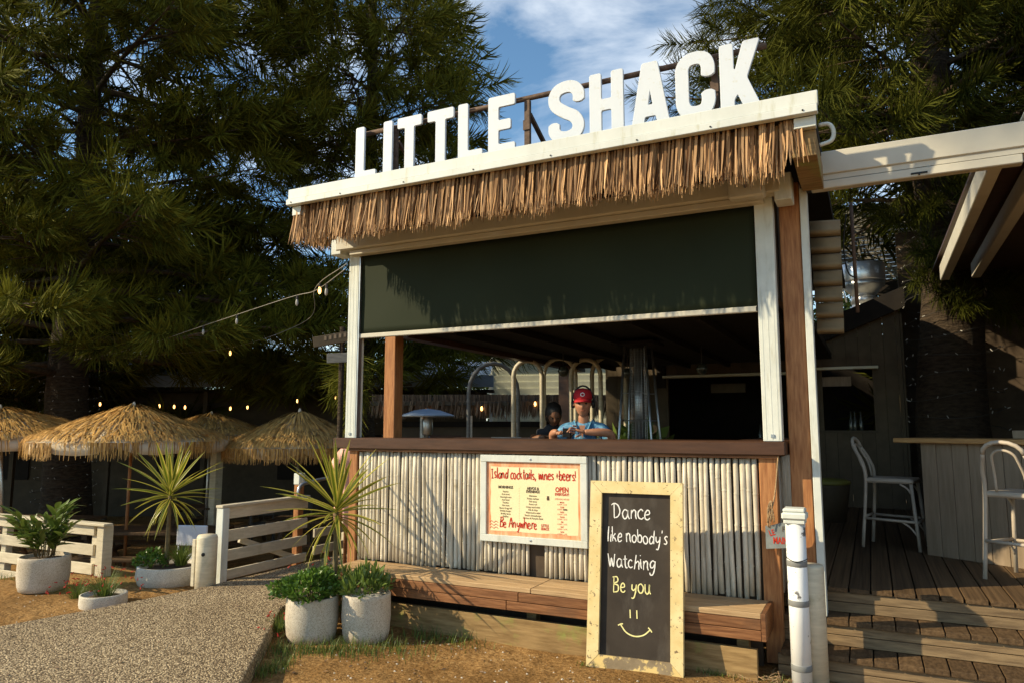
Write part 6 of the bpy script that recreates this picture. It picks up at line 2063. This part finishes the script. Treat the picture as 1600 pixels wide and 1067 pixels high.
# headphones over the cap
hp = [(-.098 * math.cos(a), .015, 1.345 + .155 * math.sin(a)) for a in [PI * k / 12 for k in range(13)]]
MB().tube(hp, .009, 6).build('headband', M['black'], man, True)
for s in (-1, 1):
    MB().lathe([(.0, 0), (.034, .0), (.038, .012), (.030, .028), (0, .03)], (0, 0, 0), 16).build('ear_cup', M['black'], man, True, (s * .078, .015, 1.335), (0, s * PI / 2, 0))
# hips and thighs, hidden behind the counter but there
skin_mesh('trousers', [(0, .12, .76, .15, .12), (.10, .0, .72, .085), (.13, -.10, .70, .07), (.13, -.10, .30, .055), (.13, -.12, .06, .05), (-.10, .0, .72, .085), (-.13, -.10, .70, .07), (-.13, -.10, .30, .055), (-.13, -.12, .06, .05)],
          [(0, 1), (1, 2), (2, 3), (3, 4), (0, 5), (5, 6), (6, 7), (7, 8)], M['darkcloth'], man, 0, 1)
ph_ = thing('phone', 'dark phone held in both hands above the counter', 'phone', (-2.38, 5.885, 1.60))
MB().box((0, 0, 0), (.068, .010, .10), Euler((R(-40), 0, R(20))), .004).build('case', M['black'], ph_)
MB().box((0, .0065, 0), (.060, .001, .09), Euler((R(-40), 0, R(20)))).build('screen', plain('phone_glass', (.02, .02, .025), .1, 0, .6), ph_)

# person reading in the shade behind
p2 = thing('person', 'dark haired person in shade leaning over a page left of the man', 'person', (-2.98, 6.95, .52), R(35))
skin_mesh('torso', [(0, .12, .72, .13, .10), (0, .08, .90, .135, .10), (0, .02, 1.04, .14, .09), (0, -.02, 1.10, .09, .07), (0, -.05, 1.15, .05), (.16, -.0, 1.05, .062), (-.16, -.0, 1.05, .062)],
          [(0, 1), (1, 2), (2, 3), (3, 4), (3, 5), (3, 6)], M['darkcloth'], p2, 0, 2)
for s in (-1, 1):
    skin_mesh('arm', [(s * .17, -.0, 1.05, .05), (s * .22, -.08, .93, .043), (s * .235, -.15, .99, .040), (s * .19, -.27, 1.02, .034), (s * .13, -.35, 1.035, .025)], [(0, 1), (1, 2), (2, 3), (3, 4)], M['skin2'], p2, 0, 2)
    hand(p2, (s * .13, -.35, 1.038), (-s * .5, -1, 0), (0, 0, -1), M['skin2'], .5, s)
hd2 = head_mesh(p2, (0, -.13, 1.245), R(0), M['skin2'], 0, .95, R(28))
MB().lathe([(.086, -.075), (.094, -.03), (.094, .03), (.075, .085), (.03, .115), (0, .118)], (0, 0, 0), 24, .9, 1.12).build('hair', M['hairdark'], hd2, True, (0, .026, .015))
skin_mesh('trousers', [(0, .12, .72, .14, .12), (.10, .0, .69, .08), (.12, -.16, .68, .065), (.12, -.16, .30, .05), (.12, -.18, .06, .045), (-.10, .0, .69, .08), (-.12, -.16, .68, .065), (-.12, -.16, .30, .05), (-.12, -.18, .06, .045)],
          [(0, 1), (1, 2), (2, 3), (3, 4), (0, 5), (5, 6), (6, 7), (7, 8)], M['darkcloth'], p2, 0, 1)
st2 = make_stool('white bar stool under the dark haired person', (-2.90, 7.02, .52), R(-55))
it = thing('bar_table', 'dark table top inside the kiosk where the person leans', 'table', (-3.35, 6.62, .52), R(20))
MB().b2((-.55, -.35, .985), (.62, .25, 1.02), .006).build('top', M['counter'], it)
for sx in (-.45, .52): MB().tube([(sx, -.05, 0), (sx, -.05, .985)], .03, 8).build('leg', M['dark'], it, True)
bk = thing('page', 'pale open page lying on the dark inner table', 'page', (-3.33, 6.60, 1.541), R(30))
MB().b2((-.15, -.10, 0), (.15, .10, .006), .002).build('sheet', plain('paper_grey', (.42, .40, .36), .8), bk)

# seated person with red cap far under the umbrellas
p3 = thing('person', 'distant seated person in red cap and patterned clothes under the umbrellas', 'person', (-17.6, 10.95, -.52), R(60))
skin_mesh('clothes', [(0, .05, .50, .16, .13), (0, .05, .72, .16, .12), (0, .03, .95, .17, .11), (0, .02, 1.03, .10), (0, .01, 1.09, .055), (.19, .02, .98, .07), (-.19, .02, .98, .07),
                      (.11, -.30, .50, .085), (.11, -.42, .46, .07), (.11, -.40, .10, .06), (-.11, -.30, .50, .085), (-.11, -.42, .46, .07), (-.11, -.40, .10, .06)],
          [(0, 1), (1, 2), (2, 3), (3, 4), (3, 5), (3, 6), (0, 7), (7, 8), (8, 9), (0, 10), (10, 11), (11, 12)], M['palecloth'], p3, 0, 2)
for s in (-1, 1):
    skin_mesh('arm', [(s * .20, .02, .97, .055), (s * .25, -.02, .74, .045), (s * .16, -.26, .68, .034), (s * .10, -.33, .68, .026)], [(0, 1), (1, 2), (2, 3)], M['skin'], p3, 0, 2)
    hand(p3, (s * .10, -.33, .68), (-s * .4, -1, 0), (0, 0, -1), M['skin'], .5, s)
hd3 = head_mesh(p3, (0, -.01, 1.24), 0, M['skin'])
MB().lathe([(.085, .0), (.09, .03), (.07, .085), (0, .105)], (0, 0, 0), 20, .96, 1.18).build('cap', M['capred'], hd3, True, (0, .008, .04))
MB().b2((-.06, -.19, .03), (.06, -.09, .042), .004).build('brim', M['capred'], hd3)
cafe_chair('chair', 'chair under the distant person in the red cap', (-17.6, 11.0, -.55), R(240), M['wicker'])

# ------------------------------------------------------------------ small clutter in the dark bar
for i, (px_, py_, pz_) in enumerate(((-3.35, 8.2, 2.33), (-2.75, 8.9, 2.33), (-1.75, 8.6, 2.33))):
    pn = thing('pendant_lamp', ('first', 'second', 'third')[i] + ' from the left of three unlit glass globes under the dark ceiling', 'lamp', (px_, py_, pz_))
    MB().lathe([(.0, -.07), (.045, -.055), (.07, 0), (.05, .05), (.02, .065)], (0, 0, 0), 16).build('globe', M['glassbottle'], pn, True)
    MB().tube([(0, 0, .06), (0, 0, .28)], .006, 6).build('cord', M['cable'], pn, True)
